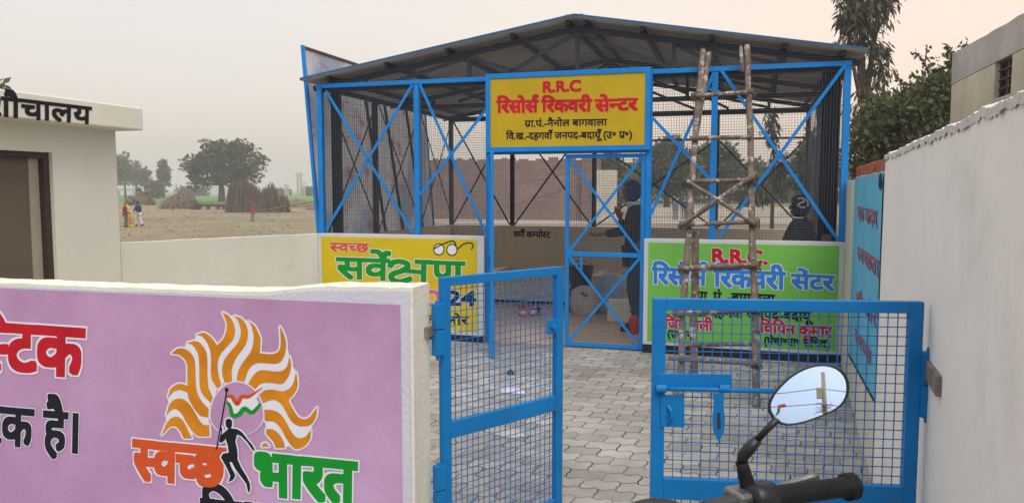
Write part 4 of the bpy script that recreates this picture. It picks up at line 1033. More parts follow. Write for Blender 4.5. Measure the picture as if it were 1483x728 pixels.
# latch plate with knob on the left leaf
LP = V((-0.845, 3.69, 0)) + nl * 0.018
def GL(x, y, o=0.0): return on_plane(x, y, LP, nl) + nl * o
k = MB(); c = GL(799, 473); k.obox(c, ul * 0.033, nl * 0.003, V((0, 0, 0.036)))
k.path([c + nl * 0.004, c + nl * 0.028], [0.012, 0.014], 10); k.build('latch_plate', BLUE, gl, bevel=0.002)
RP = V((0.598, 2.865, 0)) + nr * 0.0175
def GR(x, y, o=0.0): return on_plane(x, y, RP, nr) + nr * o
k = MB(); a, b = GR(953, 552), GR(1060, 553); k.bar(a, b, 0.006, 0.058, up=(0, 0, 1)); k.build('bolt_plate', BLUE, gr, bevel=0.002)
bo = MB(); bo.path([GR(950, 560, 0.016), GR(1150, 565, 0.016)], 0.0085, 10)
bolt = bo.build('sliding_bolt', BLUE, gr, smooth=True)
for x in (957, 1048):
    k = MB(); c = GR(x, 560.5, 0.016); k.path([c - ur * 0.017, c + ur * 0.017], 0.015, 12); k.build('bolt_guide', BLUE, bolt)
k = MB(); pts = [GR(x, y, 0.022) for x, y in ((1031, 566), (1047, 566), (1046, 586), (1048, 600), (1047, 620), (1039, 637), (1031, 620), (1030, 600), (1032, 586))]
k.prism(pts, nr * 0.005); hs = k.build('hasp', BLUE, bolt)
k = MB(); k.prism([GR(x, y, 0.0275) for x, y in ((1036.5, 594), (1041.5, 594), (1041.5, 617), (1036.5, 617))], nr * 0.0006); k.build('slot', STEEL, bolt)
k = MB(); pts = [GR(x, y) for x, y in ((957, 571), (991, 571), (991, 618), (957, 617))]; k.prism(pts, nr * 0.005); k.build('lock_plate', BLUE, gr)
k = MB(); k.path([GR(967, 586, 0.01), GR(971, 592, 0.022), GR(972, 602, 0.022), GR(968, 610, 0.01)], 0.006, 8); k.build('staple', BLUE, gr)
# rough iron bracket in the right wall
k = MB(); c = on_plane(1362, 557, RW(2.6), RN); hq = V((0.598, 2.865, c.z)) - ur * 0.03; dq = (hq - c); k.obox(c.lerp(hq, .42), dq * .52, V((-dq.y, dq.x, 0)).normalized() * .016, V((0, 0, 0.033))); k.build('iron_bracket', RUST, rw, bevel=.004)
k = MB(); c = V((-1.27, 2.99, 1.0)); k.obox(c, (0.02, 0, 0), (0, 0.03, 0), (0, 0, 0.02)); k.build('iron_bracket', RUST, fw_)

# ================================================================== LADDER of rough poles
ld = thing('wooden_ladder', 'rough homemade ladder of peeled grey poles leaning on the shed front', 'ladder', on_Z(1040, 580))
FRt, FLt = on_Z(1096, 590), on_Z(983, 577)
TRt, TLt = on_Y(1082, 67, 7.47), on_Y(1018, 72, 7.47)
ln = (FLt - FRt).cross(TRt - FRt).normalized()
if ln.y > 0: ln = -ln
def LPt(x, y, o=0.0): return on_plane(x, y, FRt, ln) + ln * o
def pole(a, b, r0, r1, wob=0.012, n=18, sd=0.0, fork=False):
    k = MB(); pts = []; rs = []
    for i in range(n + 1):
        t = i / n; p = V(a).lerp(V(b), t)
        p += V((noise.noise(V((t * 4, sd, 1))), noise.noise(V((t * 4, sd, 5))), 0.3 * noise.noise(V((t * 4, sd, 9))))) * wob * (1 if 0 < i < n else 0.3)
        pts.append(p); rs.append((r0 + (r1 - r0) * t) * (1 + 0.22 * noise.noise(V((t * 11, sd, 3)))))
    k.path(pts, rs, 9)
    for j in range(3):                                                   # knots
        t = random.uniform(0.1, 0.9); q = pts[int(t * n)]; k.ball(q + V((random.uniform(-1, 1), -0.6, 0)) * r0 * 0.55, r0 * 0.6, r0 * 0.6, r0 * 0.9, 7, 5, 0.3)
    return k
def rail_pts(xs_): return [LPt(x, y) for x, y in xs_]
for sd, seq in ((1, [(983, 577), (988, 480), (994, 380), (1000, 290), (1007, 200), (1013, 130), (1018, 72)]), (2, [(1096, 590), (1094, 480), (1091, 380), (1088, 280), (1086, 190), (1084, 120), (1082, 67)])):
    ps = rail_pts(seq); k = MB(); pts = []; rs = []
    for a, b in zip(ps, ps[1:]):
        for j in range(5):
            t = j / 5; p = a.lerp(b, t); q = p.z
            pts.append(p + V((0.012 * noise.noise(V((q * 2.2, sd, 0))), 0.01 * noise.noise(V((q * 2.2, sd, 4))), 0))); rs.append(0.0275 * (1 + 0.2 * noise.noise(V((q * 6, sd, 2)))))
    pts.append(ps[-1]); rs.append(0.026)
    k.path(pts, rs, 10)
    for j in range(7):
        q = random.choice(pts[3:-2]); k.ball(q + V((random.uniform(-1, 1) * 0.02, -0.02, 0)), 0.018, 0.018, 0.03, 7, 5, 0.3)
    if sd == 2:
        k.path([LPt(1079, 105, 0.0) + V((-0.02, 0, 0)), LPt(1076, 68, 0) + V((-0.02, 0, 0))], [0.02, 0.016], 8)
    else:
        k.path([LPt(1006, 205, -0.02), LPt(1022, 75, -0.02) + V((0.03, 0, 0))], [0.022, 0.026], 8)
    k.build('rail', WOOD, ld, smooth=True)
for i, (a, b, o) in enumerate([((1006, 144), (1091, 138), 0.05), ((1001, 205), (1089, 203), 0.05), ((993, 267), (1094, 265), 0.05), ((986, 329), (1098, 325), 0.05), ((984, 392), (1099, 387), 0.055), ((976, 457), (1101, 452), 0.055), ((970, 521), (1104, 530), 0.055), ((998, 382), (1085, 380), -0.10), ((990, 492), (1088, 490), -0.12)]):
    pole(LPt(*a, o), LPt(*b, o), 0.021, 0.018, 0.010, sd=10 + i).build('rung', WOOD, ld, smooth=True)
for a, b, o, s in (((998, 268), (1096, 331), 0.075, 1), ((985, 336), (1098, 258), 0.095, 2), ((990, 333), (1094, 262), 0.085, 3)):
    pole(LPt(*a, o), LPt(*b, o), 0.016, 0.02, 0.008, sd=30 + s).build('cross_brace', WOOD, ld, smooth=True)
pole(LPt(1006, 330, -0.07), on_Z(1003, 552) , 0.03, 0.034, 0.015, sd=41).build('rear_leg', WOOD, ld, smooth=True)

for i, (x, y) in enumerate(((1008, 143), (1088, 138), (996, 266), (1090, 265), (992, 328), (1093, 326), (991, 391), (1094, 388), (984, 456), (1096, 452), (1096, 528))):
    k = MB(); c = LPt(x, y, 0.025); a_ = (TRt - FRt).normalized(); b_ = a_.cross(ln).normalized()
    for q in range(4):
        tl = .5 * (1 if q % 2 else -1); ax1 = (b_ * math.cos(tl) + a_ * math.sin(tl)); k.path([c + ax1 * .047 * math.cos(w_) + ln * .052 * math.sin(w_) + a_ * (q - 1.5) * .008 for w_ in [j * math.pi / 6 for j in range(13)]], .0045, 5, cap=False)
    k.build('rope_lashing', HAY, ld, smooth=True)

# ================================================================== THINGS INSIDE THE SHED
def sack(c, rx, ry, h, seed, lean=0.0):
    k = MB(); prof = []; nu, nv = 18, 12; vs_ = []; fs = []
    for j in range(nv + 1):
        t = j / nv; s = (0.86 + 0.22 * math.sin(math.pi * min(1, t * 1.15))) * (1.0 if t < 0.86 else 1 - (t - 0.86) * 4.2)
        for i in range(nu):
            a = 2 * math.pi * i / nu; cc, ss = math.cos(a), math.sin(a)
            q = 1 / max(abs(cc), abs(ss)) * 0.35 + 0.65
            f = 1 + 0.14 * noise.noise(V((cc * 1.5 + seed, ss * 1.5, t * 3)))
            vs_.append((c[0] + rx * cc * s * q * f + lean * t, c[1] + ry * ss * s * q * f, c[2] + h * t))
    for j in range(nv):
        for i in range(nu): fs.append((j * nu + i, j * nu + (i + 1) % nu, (j + 1) * nu + (i + 1) % nu, (j + 1) * nu + i))
    fs.append(tuple(nv * nu + i for i in range(nu))); fs.append(tuple(range(nu))[::-1])
    k.add(vs_, fs); return k
p = on_Z(846, 455)
t = thing('sack', 'stuffed white woven sack with brown stains on the shed floor', 'sack', p)
sack(p, 0.18, 0.15, 0.37, 3).build('sack_body', SACK, t, smooth=True)
k = MB(); 
for q in range(3): k.obox(on_Y(843 + q * 3, 424 + q * 2.2, p.y - 0.162), (0.022, 0, 0), (0, 0.001, 0), (0, 0, 0.010))
k.build('printed_mark', RED, t)
p = at(886, 9.95)
tag(sack(V((p.x, p.y, 0.0)), 0.22, 0.17, 0.52, 8).build('plastic_bag', PBAG, None, p, smooth=True), 'bulging clear plastic bag tinted blue behind the shed door', 'bag')
p = on_Z(898, 464)
k = MB(); k.box(p.x - 0.14, p.x + 0.14, p.y - 0.1, p.y + 0.1, 0, 0.26); k.box(p.x - 0.145, p.x + 0.145, p.y - 0.105, p.y - 0.1, 0.19, 0.262)
tag(k.build('carton', CREAM, None, p, bevel=0.012), 'plain cream carton on the floor behind the standing man', 'box')
p = at(834, 9.75)
t = thing('bucket', 'black bucket standing on the far side of the stained sack', 'bucket', p)
k = MB(); k.lathe((p.x, p.y + 0.32, 0.30), [(0.0, 0.0), (0.13, 0.0), (0.17, 0.29), (0.178, 0.30), (0.165, 0.30), (0.125, 0.02), (0, 0.02)], 22); k.build('bucket_body', BLACKP, t, smooth=True)
k = MB(); k.lathe((p.x, p.y + 0.32, 0.0), [(0, 0), (0.16, 0), (0.15, 0.30), (0, 0.30)], 16); k.build('stand', CLG, t)
k = MB(); k.path([(p.x + 0.17 * math.cos(a), p.y + 0.32, 0.58 + 0.09 * math.sin(a)) for a in [i * math.pi / 10 for i in range(11)]], 0.006, 6); k.build('handle', STEEL, t)
def can(px, py, label, m=REDC, r=0.052, h=0.13):
    p = on_Z(px, py); t = thing('paint_can', label, 'can', p, 'paint cans on the shed floor')
    k = MB(); k.lathe(p, [(0, 0), (r, 0), (r * 1.03, 0.006), (r, 0.012), (r, h - 0.012), (r * 1.04, h - 0.004), (r, h), (r * 0.86, h), (r * 0.85, h - 0.008), (0, h - 0.008)], 20); k.build('can_body', m, t, smooth=True)
    k = MB(); k.lathe(p + V((0, 0, h * 0.30)), [(r * 1.012, 0), (r * 1.012, h * 0.34)], 20); k.build('can_label', CLW if m is REDC else CLG, t, smooth=True)
    k = MB(); k.path([p + V((r * math.cos(a), 0, h - 0.02 + 0.05 * math.sin(a))) for a in [i * math.pi / 8 for i in range(9)]], 0.002, 5); k.build('handle', STEEL, t)
can(757, 458, 'red paint can, left of the pair on the brown shed floor')
can(772, 457, 'red paint can right beside the dark can on the shed floor')
can(780, 455, 'small dark can at the right end of the red paint cans', CLD, 0.035, 0.11)
p = at(920, 8.45)
t = thing('fire_extinguisher', 'red cylinder with black top on the floor behind the man', 'cylinder', p)
k = MB(); k.lathe(p, [(0, 0), (0.05, 0), (0.055, 0.01), (0.055, 0.16), (0.045, 0.19), (0.02, 0.205), (0.018, 0.215), (0, 0.215)], 18); k.build('cylinder_body', REDC, t, smooth=True)
k = MB(); k.box(p.x - 0.02, p.x + 0.02, p.y - 0.015, p.y + 0.015, 0.215, 0.24); k.bar((p.x - 0.06, p.y, 0.255), (p.x + 0.02, p.y, 0.242), 0.014, 0.01); k.build('valve', BLACKP, t)
# litter on the paving
for (px, py, r_, m, l, sd) in ((742, 567, 0.13, LITTER, 'crumpled pale purple plastic wrap on the paving behind the left gate leaf', 1), (738, 628, 0.15, mat('dirty_polythene', (0.40, 0.38, 0.33), 0.5, 0.2, 14, 0.3), 'crumpled dirty grey polythene on the paving nearest the left gate leaf', 2), (739, 541, 0.05, LITTERD, 'small dark cloth scrap on the paving behind the left gate leaf', 3)):
    p = on_Z(px, py); k = MB(); n_ = 26; vs_ = []
    for j in range(7):
        for i in range(n_):
            a = 2 * math.pi * i / n_; rr = r_ * (j / 6) * (0.8 + 0.35 * noise.noise(V((math.cos(a) * 1.6 + sd * 7, math.sin(a) * 1.6, 0))))
            vs_.append((p.x + rr * math.cos(a), p.y + rr * 0.72 * math.sin(a), 0.006 + (0.04 * (1 - (j / 6) ** 2) * (0.55 + 0.9 * abs(noise.noise(V((rr * 22 * math.cos(a), rr * 22 * math.sin(a), sd))))) )))
    k.add(vs_, [(j * n_ + i, j * n_ + (i + 1) % n_, (j + 1) * n_ + (i + 1) % n_, (j + 1) * n_ + i) for j in range(6) for i in range(n_)])
    tag(k.build('litter', m, None, p), l, 'litter')
p = on_Y(1197, 346, 7.66); p.z = 1.127
k = MB(); k.obox(p + V((0, 0.0, 0.03)), (0.04, 0.01, 0), (-0.005, 0.02, 0), (0.004, 0, 0.03)); tag(k.build('packet', HAY, None, p, bevel=0.006), 'small tan packet left on top of the green painted wall', 'packet')
# thin ropes behind the shed
for i, (a, b) in enumerate((((640, 285), (860, 243)), ((640, 322), (860, 262)))):
    k = MB(); A, B = on_Y(*a, 11.9), on_Y(*b, 11.9); k.path([A.lerp(B, q / 12) - V((0, 0, 0.03 * math.sin(math.pi * q / 12))) for q in range(13)], 0.0035, 5)
    tag(k.build('rope', CLW, None, A), ['upper thin white rope stretched before the brick wall', 'lower thin white rope stretched before the brick wall'][i], 'rope')

# ================================================================== PEOPLE
def skin(pts, edges, rad_, root, sub=2):
    me = bpy.data.meshes.new('s'); keys = list(pts); ix = {k_: i for i, k_ in enumerate(keys)}
    bm = bmesh.new(); ly = bm.verts.layers.skin.verify()
    vv = [bm.verts.new(pts[k_]) for k_ in keys]
    for v_, k_ in zip(vv, keys):
        r = rad_[k_]; v_[ly].radius = (r, r) if not isinstance(r, tuple) else r; v_[ly].use_root = (k_ == root)
    for a, b in edges: bm.edges.new((vv[ix[a]], vv[ix[b]]))
    bm.to_mesh(me); bm.free()
    o = bpy.data.objects.new('s', me); COL.objects.link(o)
    m = o.modifiers.new('k', 'SKIN'); m.use_smooth_shade = True
    s = o.modifiers.new('u', 'SUBSURF'); s.levels = sub; s.render_levels = sub
    r = bpy.data.meshes.new_from_object(o.evaluated_get(bpy.context.evaluated_depsgraph_get()))
    vs_ = [tuple(v_.co) for v_ in r.vertices]; fs = [tuple(p_.vertices) for p_ in r.polygons]
    bpy.data.objects.remove(o); bpy.data.meshes.remove(me); bpy.data.meshes.remove(r)
    return vs_, fs
REST = dict(pelvis=(0, 0, .93), spine=(0, 0, 1.12), chest=(0, .005, 1.32), neckb=(0, 0, 1.44), neck=(0, .01, 1.50),
            shl=(-.165, 0, 1.41), shr=(.165, 0, 1.41), ell=(-.21, -.03, 1.13), elr=(.21, -.03, 1.13), wrl=(-.22, .05, .89), wrr=(.22, .05, .89),
            hil=(-.085, 0, .88), hir=(.085, 0, .88), knl=(-.10, .02, .49), knr=(.10, .02, .49), anl=(-.10, -.02, .09), anr=(.10, -.02, .09), tol=(-.115, .14, .03), tor=(.115, .14, .03))
RAD = dict(pelvis=.125, spine=.11, chest=.13, neckb=.07, neck=.05, shl=.06, shr=.06, ell=.042, elr=.042, wrl=.028, wrr=.028, hil=.083, hir=.083, knl=.056, knr=.056, anl=.038, anr=.038, tol=.03, tor=.03)
EDG = [('pelvis', 'spine'), ('spine', 'chest'), ('chest', 'neckb'), ('neckb', 'neck'), ('chest', 'shl'), ('chest', 'shr'), ('shl', 'ell'), ('shr', 'elr'), ('ell', 'wrl'), ('elr', 'wrr'),
       ('pelvis', 'hil'), ('pelvis', 'hir'), ('hil', 'knl'), ('hir', 'knr'), ('knl', 'anl'), ('knr', 'anr'), ('anl', 'tol'), ('anr', 'tor')]
def human(label, loc, heading, h, pose, top_m, leg_m, shoe_m, head_m=HAIR, headwear=None, group=None, long_top=0.0, sub=2, head_turn=0.0, sleeves=True):
    loc = V(loc); f = V((heading[0], heading[1], 0)).normalized(); r_ = V((f.y, -f.x, 0)); s = h / 1.70
    J = dict(REST); J.update(pose)
    def T(p): return loc + (r_ * p[0] + f * p[1] + V((0, 0, p[2]))) * s
    P_ = {k_: T(p) for k_, p in J.items()}
    t = thing('person', label, 'person', loc, group)
    mb = MB(); vs_, fs = skin(P_, EDG, {k_: v_ * s for k_, v_ in RAD.items()}, 'pelvis', sub); mb.add(vs_, fs)
    # head
    hc = V(J['neck']) + V((0, .025, .115)); ct, st = math.cos(head_turn), math.sin(head_turn)
    def HT(p): q = V((p[0] * ct - p[1] * st, p[0] * st + p[1] * ct, p[2])); return T(hc + q)
    def hball(c, rx, ry, rz, nu=14, nv=10):
        k = MB(); k.ball((0, 0, 0), rx, ry, rz, nu, nv); mb.add([HT(V(c) + V(q) - V((0, 0, 0))) for q in k.v], k.f)
    hball((0, 0, 0), .074, .092, .112); hball((0, .035, -.055), .052, .056, .055)          # skull, jaw
    hball((0, .095, -.008), .013, .020, .022, 8, 6); hball((0, .088, -.052), .024, .012, .008, 8, 6)  # nose, mouth
    for sx in (-1, 1):
        hball((sx * .076, -.005, -.005), .012, .022, .032, 8, 6)
    mb.cur = 1
    for sx in (-1, 1): hball((sx * .030, .086, .018), .013, .008, .008, 8, 6)
    mb.cur = 0
    # hands
    for sd, w_, e_ in ((-1, 'wrl', 'ell'), (1, 'wrr', 'elr')):
        W_, E_ = V(J[w_]), V(J[e_]); d = (W_ - E_).normalized(); sidev = d.cross(V((sd * 0.2, 0, 1)))
        if sidev.length < 0.2: sidev = V((0, 1, 0))
        sidev.normalize(); nv = d.cross(sidev)
        palm = MB(); palm.path([W_ - d * .01, W_ + d * .04, W_ + d * .088], [.024, .034, .034], 10)
        flat = [(W_ + (V(q) - W_) - nv * ((V(q) - W_).dot(nv) * 0.5)) for q in palm.v]
        mb.add([T(q) for q in flat], palm.f)
        for i, (off, ln_) in enumerate(((-.026, .068), (-.009, .078), (.009, .073), (.025, .057))):
            b0 = W_ + d * .075 + sidev * off; k = MB()
            p1 = b0 + d * ln_ * .5 + sidev * off * .25 - nv * .006; p2 = p1 + d * ln_ * .35 - nv * .014; p3 = p2 + d * ln_ * .2 - nv * .014
            k.path([b0, p1, p2, p3], [.0095, .009, .008, .006], 7); mb.add([T(q) for q in k.v], k.f)
        k = MB(); b0 = W_ + d * .03 - sidev * .028; k.path([b0, b0 + d * .03 - sidev * .022, b0 + d * .058 - sidev * .024], [.012, .0105, .007], 7); mb.add([T(q) for q in k.v], k.f)
    mb.build('body', [SKIN, HAIR], t, smooth=True)
    # clothes
    def shell(keys, edges, extra, root, name, m, add=None):
        pts = {k_: P_[k_] for k_ in keys}; R_ = {k_: RAD[k_] * s + extra * s for k_ in keys}
        if add: 
            for k_, (p_, rr) in add.items(): pts[k_] = T(p_); R_[k_] = rr * s
        v_, f_ = skin(pts, edges, R_, root, sub); k = MB(); k.add(v_, f_); return k.build(name, m, t, smooth=True)
    hem = V(J['pelvis']) - V((0, 0, .03 + long_top))
    wl = V(J['ell']).lerp(V(J['wrl']), .92 if sleeves else .35); wr = V(J['elr']).lerp(V(J['wrr']), .92 if sleeves else .35)
    shell(['pelvis', 'spine', 'chest', 'neckb', 'shl', 'shr', 'ell', 'elr'], [('hem', 'pelvis'), ('pelvis', 'spine'), ('spine', 'chest'), ('chest', 'neckb'), ('chest', 'shl'), ('chest', 'shr'), ('shl', 'ell'), ('shr', 'elr'), ('ell', 'cl'), ('elr', 'cr')], .020, 'chest', 'jacket', top_m,
          dict(hem=(hem, .155), cl=(wl, .046), cr=(wr, .046)))
    shell(['pelvis', 'hil', 'hir', 'knl', 'knr'], [('pelvis', 'hil'), ('pelvis', 'hir'), ('hil', 'knl'), ('hir', 'knr'), ('knl', 'cl'), ('knr', 'cr')], .016, 'pelvis', 'trousers', leg_m,
          dict(cl=(V(J['anl']) + V((0, 0, .01)), .058), cr=(V(J['anr']) + V((0, 0, .01)), .058)))
    for a_, o_ in (('anl', 'tol'), ('anr', 'tor')):
        k = MB(); A, B = V(J[a_]), V(J[o_]); d = (B - A); d.z = 0; d.normalize(); z0 = A.z - .045
        pts = [A - d * .075 + V((0, 0, z0 - A.z)), A + V((0, 0, z0 - A.z + .012)), A + d * .08 + V((0, 0, z0 - A.z)), A + d * .155 + V((0, 0, z0 - A.z - .012)), A + d * .205 + V((0, 0, z0 - A.z - .02))]
        k.path([T(q) for q in pts], [.036 * s, .050 * s, .048 * s, .043 * s, .022 * s], 10); k.build('shoe', shoe_m, t, smooth=True)
    k = MB(); k.ball((0, 0, 0), .081, .100, .118, 16, 12); hv = [HT(V(q) + V((0, -.012, .014))) for q in k.v]
    if headwear == 'hood':                                              # knit hood covering all but the face
        hf = [f_ for f_ in k.f if sum(V(k.v[i]).y for i in f_) / len(f_) < .055 or sum(V(k.v[i]).z for i in f_) / len(f_) > .055]
    else:
        hf = [f_ for f_ in k.f if sum(V(k.v[i]).z for i in f_) / len(f_) > (.0 if sum(V(k.v[i]).y for i in f_) < .1 else .05) or (sum(V(k.v[i]).y for i in f_) / len(f_) < -.02 and sum(V(k.v[i]).z for i in f_) / len(f_) > -.055)]
    m2 = MB(); m2.add(hv, hf); ho = m2.build('hood' if headwear == 'hood' else ('cap' if headwear == 'cap' else 'hair'), head_m, t, smooth=True)
    so = ho.modifiers.new('thick', 'SOLIDIFY'); so.thickness = 0.012 * s; so.offset = 1
    return t, T, HT, J, s
# man at the shed door, in profile, both hands out before him
pm = at(921, 8.72)
tm, Tm, HTm, Jm, sm = human('man in dark jacket and navy hood standing behind the shed door with his hands out', (pm.x, pm.y, 0.004), (-FH.y * 0.98 - 0.0, -0.28), 1.66,
    dict(wrl=(-.15, .40, 1.13), ell=(-.215, .13, 1.17), wrr=(.12, .17, 1.31), elr=(.24, .08, 1.12), neck=(0, .035, 1.495), knl=(-.10, .05, .49), anl=(-.11, -.02, .09), tol=(-.12, .14, .03), knr=(.10, -.03, .49), anr=(.10, -.12, .09), tor=(.11, .04, .03)),
    CLD, CLN, BLACKR, CLB, 'hood')
k = MB(); k.lathe(Tm((0, .02, 1.425)), [(.075 * sm, 0), (.098 * sm, .02), (.095 * sm, .05), (.07 * sm, .075)], 18); k.build('scarf', CLW, tm, smooth=True)
# hooded person just inside the mesh at the right, back half turned
pr = at(1161, 7.62)
tr_, Tr, HTr, Jr, sr_ = human('person in a dark shawl and a pale striped knit hood behind the mesh at right', (pr.x, pr.y, 0.004), (-0.9, 0.45), 1.50, dict(), CLD, CLG, BLACKR, CLD, 'hood', head_turn=0.2)
k = MB(); vs_ = []; nu, nv = 22, 9
for j in range(nv + 1):
    tt = j / nv; zz = 1.49 - .78 * tt; rx = .075 + .22 * min(1, (tt * 2.6)) ** .7 + .03 * tt; ry = .075 + .11 * min(1, tt * 2.6) ** .7 + .03 * tt
    for i in range(nu):
        a = 2 * math.pi * i / nu; w_ = 1 + .05 * math.sin(a * 7 + tt * 5) * tt
        vs_.append(Tr((rx * w_ * math.cos(a), ry * w_ * math.sin(a) + .01, zz)))
k.add(vs_, [(j * nu + i, j * nu + (i + 1) % nu, (j + 1) * nu + (i + 1) % nu, (j + 1) * nu + i) for j in range(nv) for i in range(nu)]); k.build('shawl', CLD, tr_, smooth=True)
k = MB()
for pts in ([(-.30, .9), (.05, 1.05), (.45, .9), (.35, .55), (-.05, .35), (-.2, .1), (.1, -.15), (.5, -.2)], [(.7, .9), (.8, .4), (.75, -.1)]):   # pale curl knitted into the hood
    pp = []
    for (a_, z_) in spline([(q[0], q[1]) for q in pts], 5):
        ph = math.pi + 0.15 + a_ * 1.0; zz = z_ * .085
        c_ = math.sqrt(max(0.05, 1 - (zz / .122) ** 2)); pp.append(HTr((.094 * c_ * math.cos(ph + 0.0), .114 * c_ * math.sin(ph + 0.0) - .012, zz + .014)))
    k.path(pp, .009, 6)
k.build('knit_stripe', KNITW, tr_, smooth=True)
# children in the field
kids = 'children playing in the field'
pk = on_Z(182, 328.5); dk = (pk - CAM).dot(FH)
human('child in dark red top and red cap standing beside the yellow stumps', pk, RH, 1.02, dict(wrr=(.14, .28, 1.0), wrl=(-.12, .26, 1.0)), CLR, CLG, BLACKR, CLR2, 'cap', kids, sub=1)
pk2 = on_Z(201, 327.5)
human('child in navy top and white trousers striding away from the yellow stumps', pk2, (FH * 0.4 - RH), 1.08, dict(knl=(-.10, .18, .50), anl=(-.10, .12, .10), tol=(-.11, .27, .04), knr=(.10, -.08, .50), anr=(.10, -.26, .12), tor=(.11, -.12, .05), wrl=(-.2, .3, 1.02), ell=(-.23, .05, 1.15)), CLB, CLW, BLACKR, HAIR, None, kids, sub=1)
pk3 = on_Z(366, 320)
human('small child in a red top standing alone in the field before the stalk stack', pk3, -FH, 0.80, dict(), CLR2, CLG, BLACKR, HAIR, None, kids, sub=1)
for (px, dd, m, lab) in ((978, 41, CLS, 'far child in blue seen through the mesh left of the ladder'), (990, 42, CLB, 'far child in navy seen through the mesh between two others'), (1001, 41, CLS, 'far child in steel blue seen through the mesh right beside the ladder rail')):
    human(lab, at(px, dd), FH * -1 + RH * random.uniform(-.6, .6), 1.15, dict(), m, CLG, BLACKR, HAIR, None, 'children behind the shed', sub=1)
human('far person in pink seen through the mesh right of the hooded person', at(1182, 30), -FH, 1.15, dict(), mat('salmon_cloth', (0.55, 0.22, 0.16), 0.9, 0.1, 10, 0.2), CLW, BLACKR, HAIR, None, None, sub=1)
st = thing('cricket_stumps', 'yellow plastic cricket stumps between two children', 'stumps', on_Z(188.5, 328))
c = V(st.location)
for q in (-0.11, 0, 0.11):
    k = MB(); k.path([c + RH * q, c + RH * q + V((0, 0, .66)), c + RH * q + V((0, 0, .70))], [.035, .035, .02], 8); k.build('stump', YPLAST, st, smooth=True)
k = MB(); k.bar(c - RH * .2 + V((0, 0, .03)), c + RH * .2 + V((0, 0, .03)), .16, .06); k.build('base', YPLAST, st, bevel=.01)
k = MB(); a_ = on_Z(188, 328) + V((0, 0, .78)); k.bar(a_, a_ + RH * .14 - RH * .3 + V((0, 0, .26)), .03, .11, up=FH); bt = k.build('cricket_bat', YPLAST, None, a_, bevel=.01); tag(bt, 'yellow cricket bat held above the stumps by the children', 'bat')

# ================================================================== FIELD: hay, stalks, poles, far buildings
def mound(name, label, px, d, w_, h, dep, m, sd, p=1.0, group=None, straw=600, sl=0.5):
    c = at(px, d); k = MB(); nu, nv = 40, 14; vs_ = []
    for j in range(nv + 1):
        t = j / nv; rr = (1 - t ** p) * .92 + .08 * (1 - t)
        for i in range(nu):
            a = 2 * math.pi * i / nu; f = 1 + .16 * noise.noise(V((math.cos(a) * 2 + sd, math.sin(a) * 2, t * 2)))
            q = c + RH * (w_ / 2 * math.cos(a) * rr * f) + FH * (dep / 2 * math.sin(a) * rr * f)
            vs_.append((q.x, q.y, h * t * (1 + .1 * noise.noise(V((a, sd, 1)))) - .03))
    k.add(vs_, [(j * nu + i, j * nu + (i + 1) % nu, (j + 1) * nu + (i + 1) % nu, (j + 1) * nu + i) for j in range(nv) for i in range(nu)])
    for q in range(straw):                                              # loose straws
        t = random.random() ** 1.3 * .95; a = random.uniform(0, 2 * math.pi); rr = 1 - t ** p
        b = c + RH * (w_ / 2 * math.cos(a) * rr) + FH * (dep / 2 * math.sin(a) * rr) + V((0, 0, h * t))
        dv_ = (RH * math.cos(a) * random.uniform(.2, 1) + FH * math.sin(a) * .6 + V((0, 0, random.uniform(-.9, .6)))).normalized() * sl * random.uniform(.4, 1)
        sv = dv_.cross(V((0, 0, 1)) + RH * .1).normalized() * .02
        k.add([b - sv, b + sv, b + dv_ + sv * .4, b + dv_ - sv * .4], [(0, 1, 2, 3)])
    return tag(k.build(name, m, None, c), label, 'haystack' if 'hay' in name else 'mound', group)
mound('haystack', 'low brown straw mound at the edge of the green crop', 262, 66, 3.4, 1.35, 3, HAY, 2, 2.3, None, 900)
mound('haystack', 'narrow straw stack with dark bales on top behind the cricketers', 207, 82, 2.6, 1.55, 2.4, HAY, 5, 2.0)
c = at(207, 81)
for i, (ox, z0, s_) in enumerate(((-1.15, 0.0, .62), (.75, 1.15, .36), (-.35, 1.45, .3))):
    k = MB(); q = c + RH * ox; k.ball(q + V((0, 0, z0 + s_ * .75)), s_, s_, s_ * .8, 12, 8, .35); tag(k.build('straw_bale', HAYD, None, q + V((0, 0, z0))), ['big dark straw bale left of the narrow straw stack', 'dark straw bale on the right shoulder of the narrow stack', 'small dark straw bale on top of the narrow straw stack'][i], 'bale')
mound('earth_bank', 'low bank of turned earth right of the stalk stack', 432, 72, 5.0, .75, 2.0, EARTH, 9, 1.8, None, 150, .3)
mound('earth_bank', 'small dark earth heap behind the thin pole at the yard edge', 462, 62, 2.0, .55, 1.5, EARTH, 12, 1.8, None, 80, .3)
ss = thing('stalk_stack', 'tall ragged stack of upright dark stalks in the field', 'stalk stack', at(372, 55.5))
c = V(ss.location)
for (x0, x1, h0, h1, nst) in ((-2.1, .35, 2.25, 2.05, 900), (.2, 1.5, 1.5, 2.1, 450), (1.2, 2.25, 1.0, 1.4, 160)):
    k = MB()
    for q in range(nst):
        t = random.random(); x = x0 + (x1 - x0) * t; y = random.uniform(-.8, .8); hh = (h0 + (h1 - h0) * t) * random.uniform(.62, 1.12) * (1 - .15 * abs(y)) * (.8 + .2 * min(1, 6 * t, 6 * (1 - t)))
        b = c + RH * x + FH * y; tp = c + RH * (x + random.uniform(-.12, .12) + (.18 if t < .5 else -.1)) + FH * (y * .55) + V((0, 0, hh))
        sv = RH * random.uniform(.012, .03) + FH * random.uniform(-.02, .02)
        k.add([b - sv, b + sv, tp + sv * .6, tp - sv * .6], [(0, 1, 2, 3)])
    k.build('stalk_bundle', HAYD, ss)
